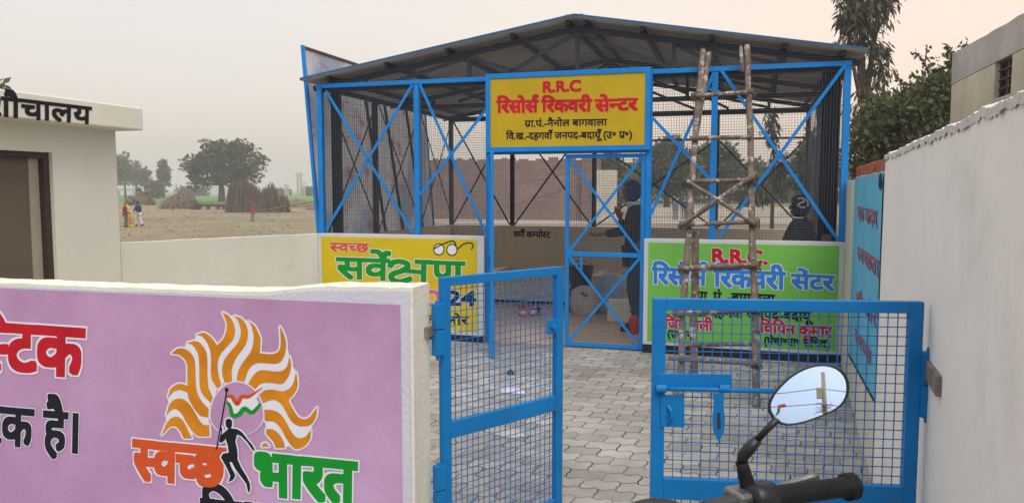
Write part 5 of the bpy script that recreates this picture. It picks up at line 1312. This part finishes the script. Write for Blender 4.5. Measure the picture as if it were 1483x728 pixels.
k = MB(); a, b = at(286, 63), at(327, 63); k.path([a + V((0, 0, .42)), b + V((0, 0, .40))], [.16, .18], 12)
tag(k.build('log', BARKL, None, a), 'pale log lying between the straw mound and the stalk stack', 'log')
k = MB(); 
for x in (288, 302, 316, 325): q = at(x, 62.8); k.box(q.x - .12, q.x + .12, q.y - .12, q.y + .12, 0, .27)
tag(k.build('log_rest', HAYD, None, at(305, 62.8)), 'row of dark blocks propping up the pale log', 'support')
p = at(280, 62); k = MB(); k.ball(p + V((0, 0, .55)), .38, .3, .58, 10, 8, .4); tag(k.build('bush', HAYD, None, p), 'dark dry shrub at the left end of the pale log', 'shrub')
k = MB(); k.path([at(378, 52) + V((0, 0, .2)), at(462, 60) + V((0, 0, .75))], .04, 6); tag(k.build('bamboo_pole', BARKL, None, at(378, 52)), 'long thin pole lying from the stalk stack towards the shed', 'pole')
for i, (px, py, d, l) in enumerate(((432.5, 250, 150, 'taller left utility pole of the far pair near the shed'), (437.2, 250, 155, 'taller right utility pole of the far pair near the shed'), (414.5, 266, 210, 'short left utility pole above the earth bank'), (418, 267, 215, 'short right utility pole above the earth bank'), (441.5, 264, 190, 'single short utility pole closest to the blue corner post'), (257, 266, 200, 'single short utility pole between the slender tree and the large tree'))):
    b = at(px, d); k = MB(); h = zat(py, d); k.path([b, b + V((0, 0, h))], [.26, .18], 6); k.bar(b - RH * .7 + V((0, 0, h - .5)), b + RH * .7 + V((0, 0, h - .5)), .12, .12)
    tag(k.build('utility_pole', POLEC, None, b), l, 'pole', 'utility poles across the field')
FARW = mat('far_white_wall', (0.55, 0.53, 0.48), 0.9, 0.1, 0.3, 0)
for i, (px0, px1, py, d, l) in enumerate(((310, 352, 268, 230, 'long low pale farm building behind the large round tree'), (160, 200, 274, 240, 'low pale farm wall behind the left tree group'), (455, 466, 272, 240, 'small pale hut at the field edge beside the shed corner'))):
    a, b = at(px0, d), at(px1, d); h = zat(py, d); t = thing('farm_building', l, 'building', (a + b) / 2)
    k = MB(); c = (a + b) / 2 + V((0, 0, h / 2)); k.obox(c, (b - a) / 2, FH * 3, V((0, 0, h / 2))); k.build('wall', FARW, t)
    k = MB(); k.obox(c + V((0, 0, h / 2 + .12)), (b - a) / 2 * 1.03, FH * 3.2, V((0, 0, .12))); k.build('roof', OLDG, t)
    k = MB(); k.obox(c - FH * 3.02 - V((0, 0, h * .12)), (b - a) / 2 * .08, FH * .03, V((0, 0, h * .36))); k.build('door', DKWOOD, t)
k = MB(); rr_ = random.Random(5)
for q in range(2400):
    d = 13 + 70 * rr_.random() ** 1.5; c = at(rr_.uniform(120, 500), d); s_ = rr_.uniform(.010, .04) * (1 + d / 80) * (2.0 if rr_.random() < .06 else 1)
    hgt = s_ * rr_.uniform(.3, 1.0); a0 = rr_.uniform(0, 6.3)
    ring_ = [c + V((math.cos(a0 + j * 1.2566) * s_ * rr_.uniform(.6, 1.4), math.sin(a0 + j * 1.2566) * s_ * rr_.uniform(.6, 1.4), 0)) for j in range(5)]
    k.cur = 0 if rr_.random() < .35 else (1 if rr_.random() < .6 else 2)
    k.add(ring_ + [c + V((0, 0, hgt))], [(j, (j + 1) % 5, 5) for j in range(5)])
tag(k.build('field_clods', [EARTH, mat('pale_clod', (0.31, 0.26, 0.18), 0.95, 0.2, 4, 0), mat('dry_grass_tuft', (0.16, 0.16, 0.07), 0.95, 0.2, 4, 0)], None, (0, 0, 0)), 'clods, dry tufts and straw scattered over the bare field', 'clods', None, 'stuff')
# brick boundary wall behind the shed
k = MB(); bA, bB = on_Y(560, 318, 39.5), on_Y(868, 318, 39.5)
k.box(bA.x, bB.x, 39.5, 39.8, 0, 3.15)
bw = thing('brick_wall', 'long bare brick wall behind the shed', 'wall', (bA.x, 39.5, 0)); k.build('wall', BRICK, bw)
k = MB(); q = 0
xx = bA.x
while xx < bB.x - .3:
    k.box(xx, xx + .23, 39.5, 39.8, 3.15, 3.15 + random.choice((.0, .0, .08, .085, .16)) + .004); xx += .235
k.build('uneven_top', BRICK, bw)
k = MB(); k.box(bB.x - .9, bB.x, 39.1, 39.497, 0, 3.3); k.build('pier', BRICK, bw)
k = MB(); q = on_Y(878, 318, 39); k.box(q.x - .5, q.x + .5, 38.8, 39.3, 0, 2.6); tag(k.build('gate_pillar', OLDW, None, q, bevel=.03), 'pale plastered pillar at the right end of the brick wall', 'pillar')
k = MB(); a, b = at(940, 46), at(1240, 46); d_ = (b - a); c = (a + b) / 2; k.obox(c + V((0, 0, .28)), d_ / 2, FH * .12, V((0, 0, .28))); tag(k.build('low_wall', OLDW, None, c), 'low pale wall far behind the mesh to the right', 'wall')

# ------------------------------------------------------------------ old building over the right wall
ob = thing('old_house', 'old lime plastered house with a flat roof and small window beyond the right wall', 'house', (4.5, 8, 0))
HX, HY0, HY1, HZ = 2.39, 4.2, 10.45, 3.22
wy0, wy1, wz0, wz1 = 8.29, 8.80, 2.50, 2.88
k = MB()
k.box(HX, 6.5, HY0, wy0, 0, 2.86); k.box(HX, 6.5, wy1, HY1, 0, 2.86); k.box(HX, 6.5, wy0, wy1, 0, wz0); k.box(HX + .22, 6.5, wy0, wy1, wz0, 2.86)
k.build('wall', OLDW, ob, bevel=.01)
vs_ = []; n_ = 60
k = MB()
for i in range(n_):
    y0, y1 = HY0 + (HY1 - HY0) * i / n_, HY0 + (HY1 - HY0) * (i + 1) / n_
    za, zb = [HZ - .02 * (10.45 - y) + .02 * noise.noise(V((y * 3, 0, 0))) - (.05 if 6.9 < y < 7.5 else 0) * abs(math.sin(y * 9)) for y in (y0, y1)]
    k.add([(HX - .004, y0, 2.86), (HX - .004, y1, 2.86), (HX - .004, y1, zb), (HX - .004, y0, za), (HX + .25, y0, 2.86), (HX + .25, y1, 2.86), (HX + .25, y1, zb), (HX + .25, y0, za)], [(3, 2, 1, 0), (4, 5, 6, 7), (3, 7, 6, 2), (0, 1, 5, 4)])
k.add([(HX - .004, HY1, 2.86), (HX + .25, HY1, 2.86), (HX + .25, HY1, HZ), (HX - .004, HY1, HZ)], [(0, 1, 2, 3)])
k.box(HX + .25, 6.5, HY0, HY1, 2.86, 3.0)
k.build('parapet', OLDG, ob)
k = MB(); k.box(HX + .05, HX + .08, wy0, wy0 + .04, wz0, wz1); k.box(HX + .05, HX + .08, wy1 - .04, wy1, wz0, wz1); k.box(HX + .05, HX + .08, wy0 + .04, wy1 - .04, wz1 - .04, wz1); k.box(HX + .05, HX + .08, (wy0 + wy1) / 2 - .02, (wy0 + wy1) / 2 + .02, wz0, wz1 - .04)
wn = k.build('window', DKWOOD, ob)
k = MB()
for q in range(1, 4): k.bar((HX + .04, wy0, wz0 + .09 * q), (HX + .04, wy1, wz0 + .09 * q), .012, .012)
k.build('grille', STEEL, wn)
k = MB(); k.box(HX + .085, HX + .095, wy0 + .04, wy1 - .04, wz0, wz1 - .04); k.build('dark_interior_sheet', DKWOOD, wn)  # dark brown sheet behind the grille stands in for the dark interior

# ------------------------------------------------------------------ trees
def leaf_quad(k, c, d, s, asp=0.5, droop=0.0):
    d = V(d); sv = d.cross(V((random.uniform(-1, 1), random.uniform(-1, 1), random.uniform(-1, 1))))
    if sv.length < 1e-3: return
    sv.normalize(); d.normalize(); u = d * s; w_ = sv * s * asp * .5
    o = len(k.v); k.v += [tuple(c), tuple(c + u * .45 + w_), tuple(c + u), tuple(c + u * .45 - w_)]
    k.f.append([o, o + 1, o + 2, o + 3]); k.mi.append(k.cur)
def rnd_in():
    while True:
        p = V((random.uniform(-1, 1), random.uniform(-1, 1), random.uniform(-1, 1)))
        if p.length <= 1: return p
def tree(name, label, base, trunk_h, blobs, n_cl, per, cl_r, ls, lm, bm_, tr=0.2, asp=.5, droop=0.0, group=None, lean=(0, 0), shell_=0.55, cat='tree'):
    base = V(base); t = thing(name, label, cat, base, group); k = MB(); tk = MB()
    fork = base + V((lean[0], lean[1], trunk_h))
    tk.path([base - V((0, 0, .05)), base + V((lean[0] * .3, lean[1] * .3, trunk_h * .35)), base + V((lean[0] * .7, lean[1] * .6, trunk_h * .7)), fork], [tr * 1.25, tr, tr * .85, tr * .7], 9)
    tot = sum(b[3] * b[4] * b[5] for b in blobs)
    for (bx, by, bz, rx, ry, rz) in blobs:
        c = base + V((bx, by, bz)); m_ = fork.lerp(c, .5) + V((0, 0, -.06 * (c - fork).length)); tk.path([fork - V((0, 0, .02)), m_, c], [tr * .5, tr * .3, tr * .10], 6)
        nc = max(3, int(n_cl * rx * ry * rz / tot))
        for q in range(nc):
            p = rnd_in()
            if p.length < shell_: p = p.normalized() * random.uniform(shell_, 1)
            cc = c + V((p.x * rx, p.y * ry, p.z * rz))
            if q % 3 == 0: tk.path([c, c.lerp(cc, .5) + V((0, 0, .05 * rz)), cc], [tr * .14, tr * .08, tr * .03], 4, cap=False)
            rc = cl_r * random.uniform(.55, 1.25)
            for w_ in range(int(per * random.uniform(.5, 1.4))):
                o_ = rnd_in() * rc; d = (o_.normalized() if o_.length > 1e-4 else V((0, 0, 1))) + V((random.uniform(-.7, .7), random.uniform(-.7, .7), random.uniform(-.7, .7) - droop * 2))
                leaf_quad(k, cc + V((o_.x, o_.y, o_.z * .75)), d, ls * random.choice((.45, .7, .9, 1.1, 1.6)) * random.uniform(.8, 1.2), asp)
    tk.build('trunk', bm_, t, smooth=True); k.build('crown', lm, t)
    return t
def B(px, py, d, base, w_px, h_px, dep=None):
    """crown lobe given by its place and size in the picture at distance d"""
    p = at(px, d) - V((base.x, base.y, 0)); s = d / F_PX
    return (p.x, p.y, zat(py, d), w_px * s, (dep or w_px * s), h_px * s)
b0 = at(322, 105); d = 105
tree('broad_tree', 'large round leafy tree standing alone beyond the stalk stack', b0, 2.4, [B(300, 245, d, b0, 26, 26), B(325, 228, d, b0, 30, 24), B(355, 235, d, b0, 26, 26), B(370, 250, d, b0, 14, 14), B(330, 252, d, b0, 28, 16), B(285, 240, d, b0, 18, 18), B(345, 215, d, b0, 18, 12), B(283, 262, d, b0, 12, 12), B(378, 235, d, b0, 8, 10), B(310, 212, d, b0, 14, 9), B(340, 262, d, b0, 16, 9)], 300, 34, .55, .40, LEAFD, BARK, .42, .6)
lg = 'trees along the left horizon'
for i, (px, top, w_, d, l) in enumerate(((160, 225, 18, 130, 'rounded hazy tree partly hidden by the toilet block'), (183, 226, 10, 155, 'tall hazy tree just right of the toilet block'), (199, 236, 9, 165, 'second hazy tree right of the toilet block'), (212, 246, 7, 160, 'short hazy tree at the right of the left group'), (239, 233, 5, 150, 'slender leaning tree standing apart between the straw stacks'), (228, 262, 8, 140, 'small hazy bush left of the slender leaning tree'))):
    b_ = at(px, d); s = d / F_PX; H_ = zat(top, d); r = w_ * s
    tree('hazy_tree', l, b_, H_ * .4, [(0, 0, H_ * .66, r, r, H_ * .18), (-r * .3, 0, H_ * .84, r * .7, r * .7, H_ * .15), (r * .4, 0, H_ * .46, r * .8, r * .8, H_ * .14), (r * .3, 0, H_ * .95, r * .4, r * .4, H_ * .06)] if i != 5 else [(0, 0, H_ * .5, r, r, H_ * .45)], 60, 24, .7, .5, LEAFP, BARK, .2, .6, group=lg, lean=((.0, .0) if i != 4 else (-.5, .2)))
for i, (x0, x1, top, d, l) in enumerate(((262, 300, 268, 200, 'low hedge line left behind the large round tree'), (384, 420, 272, 220, 'low hedge line right behind the stalk stack'), (440, 470, 270, 200, 'low bushes at the horizon beside the shed corner'))):
    a, b_ = at(x0, d), at(x1, d); k = MB(); H_ = zat(top, d)
    for q in range(700):
        p = a.lerp(b_, random.random()) + FH * random.uniform(-3, 3); z = random.random() ** .7 * H_ * (.75 + .35 * noise.noise(V((p.x * .12, p.y * .12, i))))
        leaf_quad(k, p + V((0, 0, z)), rnd_in(), .8, .7)
    tag(k.build('hedge', LEAFD, None, (a + b_) / 2), l, 'hedge')
bt = at(-14, 30)
tree('leafy_tree', 'tree top showing above the left end of the toilet roof', bt, 3.2, [B(-20, 150, 30, bt, 26, 30), B(-8, 132, 30, bt, 18, 18)], 90, 26, .35, .22, LEAFM, BARK, .16)
# behind the shed on the right
rg = 'trees behind the shed'
for i, (px, py, w_, h_, d, l) in enumerate(((965, 238, 42, 36, 50, 'dark tree behind the mesh right of the shed door'), (1030, 240, 40, 36, 54, 'dark tree behind the middle of the ladder'), (1085, 262, 34, 26, 58, 'lower dark tree behind the right ladder rail'), (880, 258, 26, 34, 48, 'dark tree at the end of the brick wall behind the shed'), (1172, 240, 26, 52, 26, 'dense tree behind the hooded person'))):
    b_ = at(px, d); s = d / F_PX
    tree('shade_tree', l, b_, max(1.2, zat(py + h_ * .6, d)), [B(px, py, d, b_, w_ * .8, h_ * .7), B(px - w_ * .5, py + h_ * .25, d, b_, w_ * .55, h_ * .55), B(px + w_ * .5, py + h_ * .2, d, b_, w_ * .55, h_ * .6), B(px + w_ * .1, py - h_ * .45, d, b_, w_ * .55, h_ * .5), B(px + w_ * .1, py + h_ * .8, d, b_, w_ * .6, h_ * .35)], 210, 30, .42 * d / 45, .26 * d / 45, LEAFP, BARK, .2, .55, group=rg)
k = MB(); a, b_ = at(850, 95), at(1420, 95)
for q in range(9000):
    p = a.lerp(b_, random.random()) + FH * random.uniform(-6, 6); H_ = 5.0 * (.55 + .6 * noise.noise(V((p.x * .09, p.y * .09, 3))) + .2 * noise.noise(V((p.x * .4, p.y * .4, 8)))) ; z = random.random() ** .6 * max(.6, H_ + 1.2)
    leaf_quad(k, p + V((0, 0, z)), rnd_in(), .75, .7)
tag(k.build('distant_woods', LEAFD, None, a), 'hazy line of far woods behind the shed', 'woods', None, 'stuff')
# eucalyptus rising over the right end of the roof
be = at(1262, 19); d = 19
tree('eucalyptus_tree', 'tall thin leafed eucalyptus rising above the right end of the shed roof', be, 3.6, [B(1240, 30, d, be, 32, 26), B(1262, -5, d, be, 22, 26), B(1225, 5, d, be, 22, 24), B(1218, 55, d, be, 16, 26), B(1258, 75, d, be, 18, 36), B(1273, 140, d, be, 18, 36), B(1242, 165, d, be, 14, 40), B(1285, 200, d, be, 14, 30), B(1230, -50, d, be, 36, 30), B(1270, -70, d, be, 30, 30)], 330, 30, .22, .17, LEAFE, BARK, .17, .26, droop=.9, lean=(-.25, .1), shell_=.3)
b2 = at(1118, 22); d = 22
tree('eucalyptus_tree', 'young eucalyptus with hanging sparse leaves seen through the mesh right of the ladder', b2, 2.9, [B(1112, 190, d, b2, 10, 34), B(1130, 255, d, b2, 12, 36), B(1098, 285, d, b2, 9, 20)], 60, 24, .18, .16, LEAFE, BARK, .05, .26, droop=1.0, shell_=.2)
# thicket over the wall
bb = at(1320, 13); d = 13
tree('bushy_tree', 'dense bushy tree between the shed roof and the old house', bb, 1.5, [B(1300, 185, d, bb, 55, 48), B(1345, 150, d, bb, 50, 45), B(1255, 205, d, bb, 32, 45), B(1380, 115, d, bb, 30, 42), B(1330, 215, d, bb, 70, 35), B(1245, 240, d, bb, 30, 30), B(1390, 170, d, bb, 26, 44)], 480, 42, .17, .085, LEAFM, BARK, .12, .55, shell_=.35)
k = MB(); tk = MB(); sp0 = thing('thin_sapling', 'thin twiggy sapling with sparse leaves poking above the bushy tree', 'tree', bb + RH * .2)
for (pts) in ([(1345, 150), (1338, 110), (1322, 85), (1308, 80)], [(1380, 110), (1385, 85), (1388, 65)], [(1340, 125), (1330, 95), (1332, 70)], [(1300, 150), (1296, 120), (1290, 112)], [(1370, 110), (1366, 82), (1362, 75)]):
    pp = [at(x, 12.9, zat(y, 12.9)) for x, y in pts]; tk.path([bb + RH * .2, pp[0]] + pp[1:] if False else pp, [.016, .012, .009, .006][:len(pp)] + [.006] * max(0, len(pp) - 4), 5)
    for a, b_ in zip(pp, pp[1:]):
        for q in range(16):
            c = a.lerp(b_, random.random()); leaf_quad(k, c + rnd_in() * .05, rnd_in() - V((0, 0, .5)), .09 * random.uniform(.6, 1.2), .5)
tk.path([bb + RH * .2, at(1345, 12.9, zat(150, 12.9))], [.04, .018], 6)
for x, y in ((1380, 110), (1340, 125), (1300, 150), (1370, 110)): tk.path([at(1345, 12.9, zat(170, 12.9)), at(x, 12.9, zat(y, 12.9))], [.016, .015], 5)
tk.build('trunk', BARK, sp0); k.build('crown', LEAFM, sp0)

# ================================================================== MOTORCYCLE in front of the right gate leaf
def pt(x, y, d):
    r = ray(x, y); return CAM + r * (d / r.dot(FH))
mo = thing('motorcycle', 'black motorcycle with its round mirror and handlebar end before the right gate leaf', 'motorcycle', at(1000, 1.1))
go, gi = pt(1237, 703, 1.27), pt(1118, 718, 1.21)
e_ = V(((go - gi).x, (go - gi).y, 0)).normalized(); hd = V((-e_.y, e_.x, 0))
ax_ = (go - gi).normalized()
k = MB(); gl_ = (go - gi).length
prof = [(0.0, 0), (.0175, 0), (.0175, gl_ * .06)]
for q in range(17): z = gl_ * (.08 + .76 * q / 16); prof += [(.0172 if q % 2 else .0162, z)]
prof += [(.0172, gl_ * .86), (.0172, gl_ * .88), (.0225, gl_ * .89), (.0232, gl_ * .92), (.0225, gl_ * .94), (.0175, gl_ * .945), (.0225, gl_ * .955), (.023, gl_ * .985), (.021, gl_), (0, gl_)]
k.lathe(gi, prof, 28, ax_); k.build('handlebar_grip', BLACKR, mo, smooth=True)
k = MB(); k.lathe(gi - ax_ * .045, [(0, 0), (.019, 0), (.026, .006), (.027, .03), (.024, .035), (.024, .045), (0, .045)], 22, ax_); k.build('switch_housing', BLACKP, mo, smooth=True)
barc = gi - e_ * .235 - hd * .0; barc.z = gi.z - .06
gi2, go2 = barc - e_ * .235, barc - e_ * .385; gi2.z = gi.z; go2.z = go.z - .005
k = MB(); k.path([go - ax_ * .01, gi - ax_ * .05, gi - ax_ * .10 + hd * .02 - V((0, 0, .012)), barc + e_ * .07 + hd * .06, barc - e_ * .07 + hd * .06, gi2 + e_ * .05 + hd * .02 - V((0, 0, .01)), go2], .011, 12); k.build('handlebar', STEEL, mo, smooth=True)
k = MB(); ax2 = (go2 - gi2).normalized(); k.lathe(gi2, [(0, 0), (.0172, 0), (.0172, .13), (.0225, .132), (.0225, .145), (0, .145)], 24, ax2); k.build('handlebar_grip', BLACKR, mo, smooth=True)
# hose and cables looping from the grip towards the headlamp
k = MB(); k.path([pt(1080, 728, 1.22), pt(1060, 700, 1.30) - V((0, 0, .035)), pt(1020, 705, 1.38) - V((0, 0, .03)), pt(985, 730, 1.40) - V((0, 0, .03))], .0045, 8); k.build('brake_hose', BLACKR, mo, smooth=True)
k = MB(); k.path([pt(1108, 727, 1.22), pt(1085, 745, 1.27), pt(1040, 738, 1.34), pt(1000, 745, 1.40)], .0035, 8); k.build('throttle_cable', BLACKR, mo, smooth=True)
# brake lever and its perch
k = MB(); lv = [pt(1098, 712, 1.27), pt(1125, 706, 1.29), pt(1155, 696, 1.305), pt(1172, 690.5, 1.31), pt(1184, 689, 1.31)]
k.path(lv, [.009, .0075, .006, .0065, .009], 10); k.build('brake_lever', ALU, mo, smooth=True)
k = MB(); c = pt(1080, 722, 1.21); k.obox(c, e_ * .028, hd * .024, V((0, 0, .018))); k.build('brake_reservoir', ALU, mo, bevel=.006)
# mirror
stem = [pt(1088, 716, 1.215), pt(1082, 700, 1.215), pt(1076, 676, 1.215), pt(1074, 668, 1.214)]
k = MB(); k.path(stem, [.0135, .0125, .0105, .010], 12); k.build('mirror_mount', BLACKR, mo, smooth=True)
k = MB(); k.path([pt(1074, 669, 1.214), pt(1076, 660, 1.212), pt(1084, 650, 1.21), pt(1097, 636, 1.205)], [.0085, .0095, .0105, .0085], 12)
k.path([pt(1094, 639, 1.206), pt(1110, 622, 1.2), pt(1126, 606, 1.195)], [.0055, .0055, .0065], 10); mst = k.build('mirror_stem', BLACKP, mo, smooth=True)
MC = pt(1171, 571, 1.20)
vd = (MC - CAM).normalized(); el_ = rad(13); rf_ = ((-FH - RH * 0.12).normalized() * math.cos(el_) + V((0, 0, math.sin(el_)))).normalized()
mn = (rf_ - vd).normalized()
OUT = [(242,265),(243,248),(250,230),(260,210),(275,189),(292,168),(312,148),(335,126),(362,106),(390,89),(420,75),(448,65),(476,58),(505,56),(532,57),(558,63),(580,72),(600,87),(616,105),(627,127),(632,150),(633,172),(631,195),(624,218),(613,238),(598,256),(580,271),(556,285),(530,297),(500,310),(470,321),(440,332),(410,341),(380,348),(350,352),(328,352),(308,348),(290,341),(273,328),(260,312),(249,296),(243,280)]
MO = [on_plane(1040 + x / 3.341, 510 + y / 3.341, MC, mn) for x, y in OUT]
mc = sum(MO, V((0, 0, 0))) / len(MO); nO = len(MO)
k = MB(); rings = [(1.0, .004), (1.012, -.002), (1.0, -.014), (.88, -.026), (.5, -.036), (.02, -.038)]
vs_ = []
for s_, o_ in [(.925, .0005), (.945, .0045)] + rings: vs_ += [mc + (p - mc) * s_ + mn * o_ for p in MO]
fs = [(j * nO + i, j * nO + (i + 1) % nO, (j + 1) * nO + (i + 1) % nO, (j + 1) * nO + i) for j in range(7) for i in range(nO)]
k.add(vs_, fs); mrb = k.build('mirror', BLACKP, mo, smooth=True)
RM = 1.25
def sag(p): r2 = (p - mc).length_squared; return math.sqrt(RM * RM - r2) - RM
k = MB(); vs_ = [mc + mn * .0025]; sg0 = .0035
for j in range(1, 13):
    for p in MO: q = mc + (p - mc) * (.93 * j / 12); vs_.append(q + mn * (sag(q) + sg0))
vs_[0] = mc + mn * sg0
fs = [(0, 1 + i, 1 + (i + 1) % nO) for i in range(nO)] + [(1 + (j - 1) * nO + i, 1 + j * nO + i, 1 + j * nO + (i + 1) % nO, 1 + (j - 1) * nO + (i + 1) % nO) for j in range(1, 12) for i in range(nO)]
k.add(vs_, fs); k.build('mirror_glass', MIRR, mrb, smooth=True)
# what the mirror looks at: street pole, wires and a flag behind the viewer
def refl(x, y, dist):
    p = on_plane(x, y, mc + mn * .001, mn); nn_ = (p - (mc - mn * RM)).normalized(); v_ = (p - CAM).normalized(); r = v_ - nn_ * 2 * v_.dot(nn_)
    return p + r * (dist / math.hypot(r.x, r.y))
tp, md = refl(1192.5, 539, 15), refl(1193.5, 575, 15)
up_ = thing('street_pole', 'concrete street pole with a meter box, seen in the motorcycle mirror', 'pole', (md.x, md.y, 0))
side = V((-(md - mc).y, (md - mc).x, 0)).normalized()
k = MB(); k.path([(md.x, md.y, 0), (md.x, md.y, tp.z)], [.17, .12], 8); k.build('shaft', POLEC, up_, smooth=True)
bx_ = refl(1186.5, 569, 14.8); k = MB(); k.obox(bx_, side * .16, V((0, 0, .30)), V((side.y, -side.x, 0)) * .12); k.build('meter_box', mat('grey_meter_box', (0.38, 0.40, 0.33), 0.5, 0.1, 5, 0), up_, bevel=.01)
k = MB()
for q in range(7):
    c0 = refl(1193, 583 + q % 3, 14.7); pts = [c0 + side * (.6 * math.sin(a * 1.3 + q) * a / 6) + V((0, 0, -.25 + .4 * math.sin(a + q * 1.7) * a / 6)) for a in range(7)]; k.path(pts, .012, 4)
k.build('loose_wires', BLACKP, up_)
def wire_(pts, l):
    a, b, c = [refl(x, y, 15) for x, y in pts]; k = MB(); A, Bq = a + (a - b) * 3, c + (c - b) * 3
    k.path([A, a, b, c, Bq], .022, 5); tag(k.build('overhead_wire', BLACKP, None, (b.x, b.y, 0)), l, 'wire')
wire_(((1122, 570), (1188, 562), (1226, 567)), 'upper dark overhead wire reflected in the motorcycle mirror')
wire_(((1117, 589), (1186, 584.5), (1224, 588)), 'lower dark overhead wire reflected in the motorcycle mirror')
fl = thing('flag', 'orange and green flag hanging from a wire, seen in the motorcycle mirror', 'flag', refl(1131, 592, 15))
for m, pts in ((FLAGO, [(1126, 586), (1136, 584), (1140, 588), (1132, 590), (1126, 590)]), (FLAGG, [(1126, 590), (1130, 590), (1129, 597), (1123, 603), (1125, 596)])):
    k = MB(); q = [refl(x, y, 14.95) for x, y in pts]; dn = V((side.y, -side.x, 0)); k.prism(q, dn * .02); k.build('cloth', m, fl)
# instrument cluster, headlamp, fork, wheels, body
base = V((barc.x, barc.y, 0)); 
def L(f_, r_, z): return base + hd * f_ + e_ * r_ + V((0, 0, z))
k = MB(); ic = pt(957, 738, 1.27); k.ball(ic - V((0, 0, .03)), .075, .06, .045, 18, 12); k.build('instrument_cluster', BLACKP, mo, smooth=True)
zb = barc.z
k = MB(); k.ball(L(.24, 0, zb - .16), .085, .09, .095, 18, 12); k.build('headlamp_shell', TANKP, mo, smooth=True)
k = MB(); k.lathe(L(.31, 0, zb - .16), [(0, .03), (.05, .024), (.078, .0)], 22, hd); k.build('headlamp_lens', CHROME, mo, smooth=True)
fwc, rwc = L(.52, 0, .29), L(-.72, 0, .29)
for w_ in (fwc, rwc):
    k = MB(); k.lathe(w_, [(.235, -.03), (.262, -.042), (.285, -.028), (.292, 0), (.285, .028), (.262, .042), (.235, .03)], 40, e_); wt = k.build('wheel', BLACKR, mo, smooth=True)
    k = MB(); k.lathe(w_, [(.236, -.032), (.222, -.02), (.215, 0), (.222, .02), (.236, .032)], 40, e_); k.lathe(w_, [(0, -.05), (.035, -.05), (.035, .05), (0, .05)], 16, e_)
    for q in range(6): a = q * math.pi / 3; dd = hd * math.cos(a) + V((0, 0, math.sin(a))); k.bar(w_ + dd * .03, w_ + dd * .218, .022, .02, up=e_)
    k.build('rim', ALU, wt)
for s_ in (-1, 1):
    k = MB(); k.path([L(.10, .085 * s_, zb - .03), L(.52, .085 * s_, .29)], [.019, .024], 10); k.build('fork_leg', CHROME, mo, smooth=True)
for (w_, a0, a1) in ((fwc, .2, 2.6), (rwc, .9, 3.4)):
    k = MB(); n_ = 16; vs_ = []
    for q in range(n_ + 1):
        a = a0 + (a1 - a0) * q / n_
        for s_ in (-.055, 0, .055): vs_.append(w_ + (hd * math.cos(a) + V((0, 0, math.sin(a)))) * (.325 - abs(s_) * .35) + e_ * s_)
    k.add(vs_, [(3 * q + j, 3 * q + j + 1, 3 * q + 4 + j, 3 * q + 3 + j) for q in range(n_) for j in range(2)]); o = k.build('mudguard', TANKP, mo, smooth=True); sm_ = o.modifiers.new('t', 'SOLIDIFY'); sm_.thickness = .004
k = MB(); k.ball(L(-.17, 0, .79), .13, .13, .10, 20, 14, rot=None); o = MB()
o.add([L(-.17 + (V(p) - L(-.17, 0, .79)).dot(hd) * 1.75, (V(p) - L(-.17, 0, .79)).dot(e_) * 1.0, V(p).z) for p in k.v], k.f); o.build('fuel_tank', TANKP, mo, smooth=True)
k = MB(); k.path([L(-.34, 0, .80), L(-.48, 0, .785), L(-.75, 0, .80), L(-.98, 0, .83)], [.07, .11, .105, .06], 14)
zz = .78; o = MB(); o.add([(p[0], p[1], zz + (p[2] - zz) * .55) for p in k.v], k.f); o.build('seat', BLACKR, mo, smooth=True)
k = MB(); k.obox(L(-.15, 0, .40), hd * .17, e_ * .12, V((0, 0, .13))); k.obox(L(-.02, 0, .57), hd * .075 + V((0, 0, .03)), e_ * .075, V((0, 0, .10)) - hd * .02)
for q in range(6): k.obox(L(-.02 - q * .002, 0, .50 + q * .027), hd * .09, e_ * .09, V((0, 0, .004)))
k.build('engine', ALU, mo, bevel=.008)
k = MB(); k.path([L(.08, 0, zb - .10), L(-.02, 0, .72), L(.10, 0, .40), L(-.05, 0, .24), L(-.42, 0, .26), L(-.46, 0, .68), L(-.05, 0, .72)], .017, 8); k.path([L(-.44, .09, .36), L(-.72, .10, .29)], .02, 8); k.path([L(-.44, -.09, .36), L(-.72, -.10, .29)], .02, 8); k.build('chassis', BLACKP, mo, smooth=True)
k = MB(); k.path([L(.06, .06, .55), L(.13, .10, .40), L(-.05, .13, .24), L(-.45, .14, .27), L(-.9, .15, .36)], [.016, .018, .02, .042, .045], 12); k.build('exhaust', CHROME, mo, smooth=True)
k = MB(); k.path([L(-.93, 0, .70), L(-1.02, 0, .66)], [.045, .05], 12); k.build('tail_lamp', REDC, mo, smooth=True)
k = MB(); k.path([L(-.25, -.10, .28), L(-.33, -.22, .012)], .012, 8); k.build('side_stand', STEEL, mo)
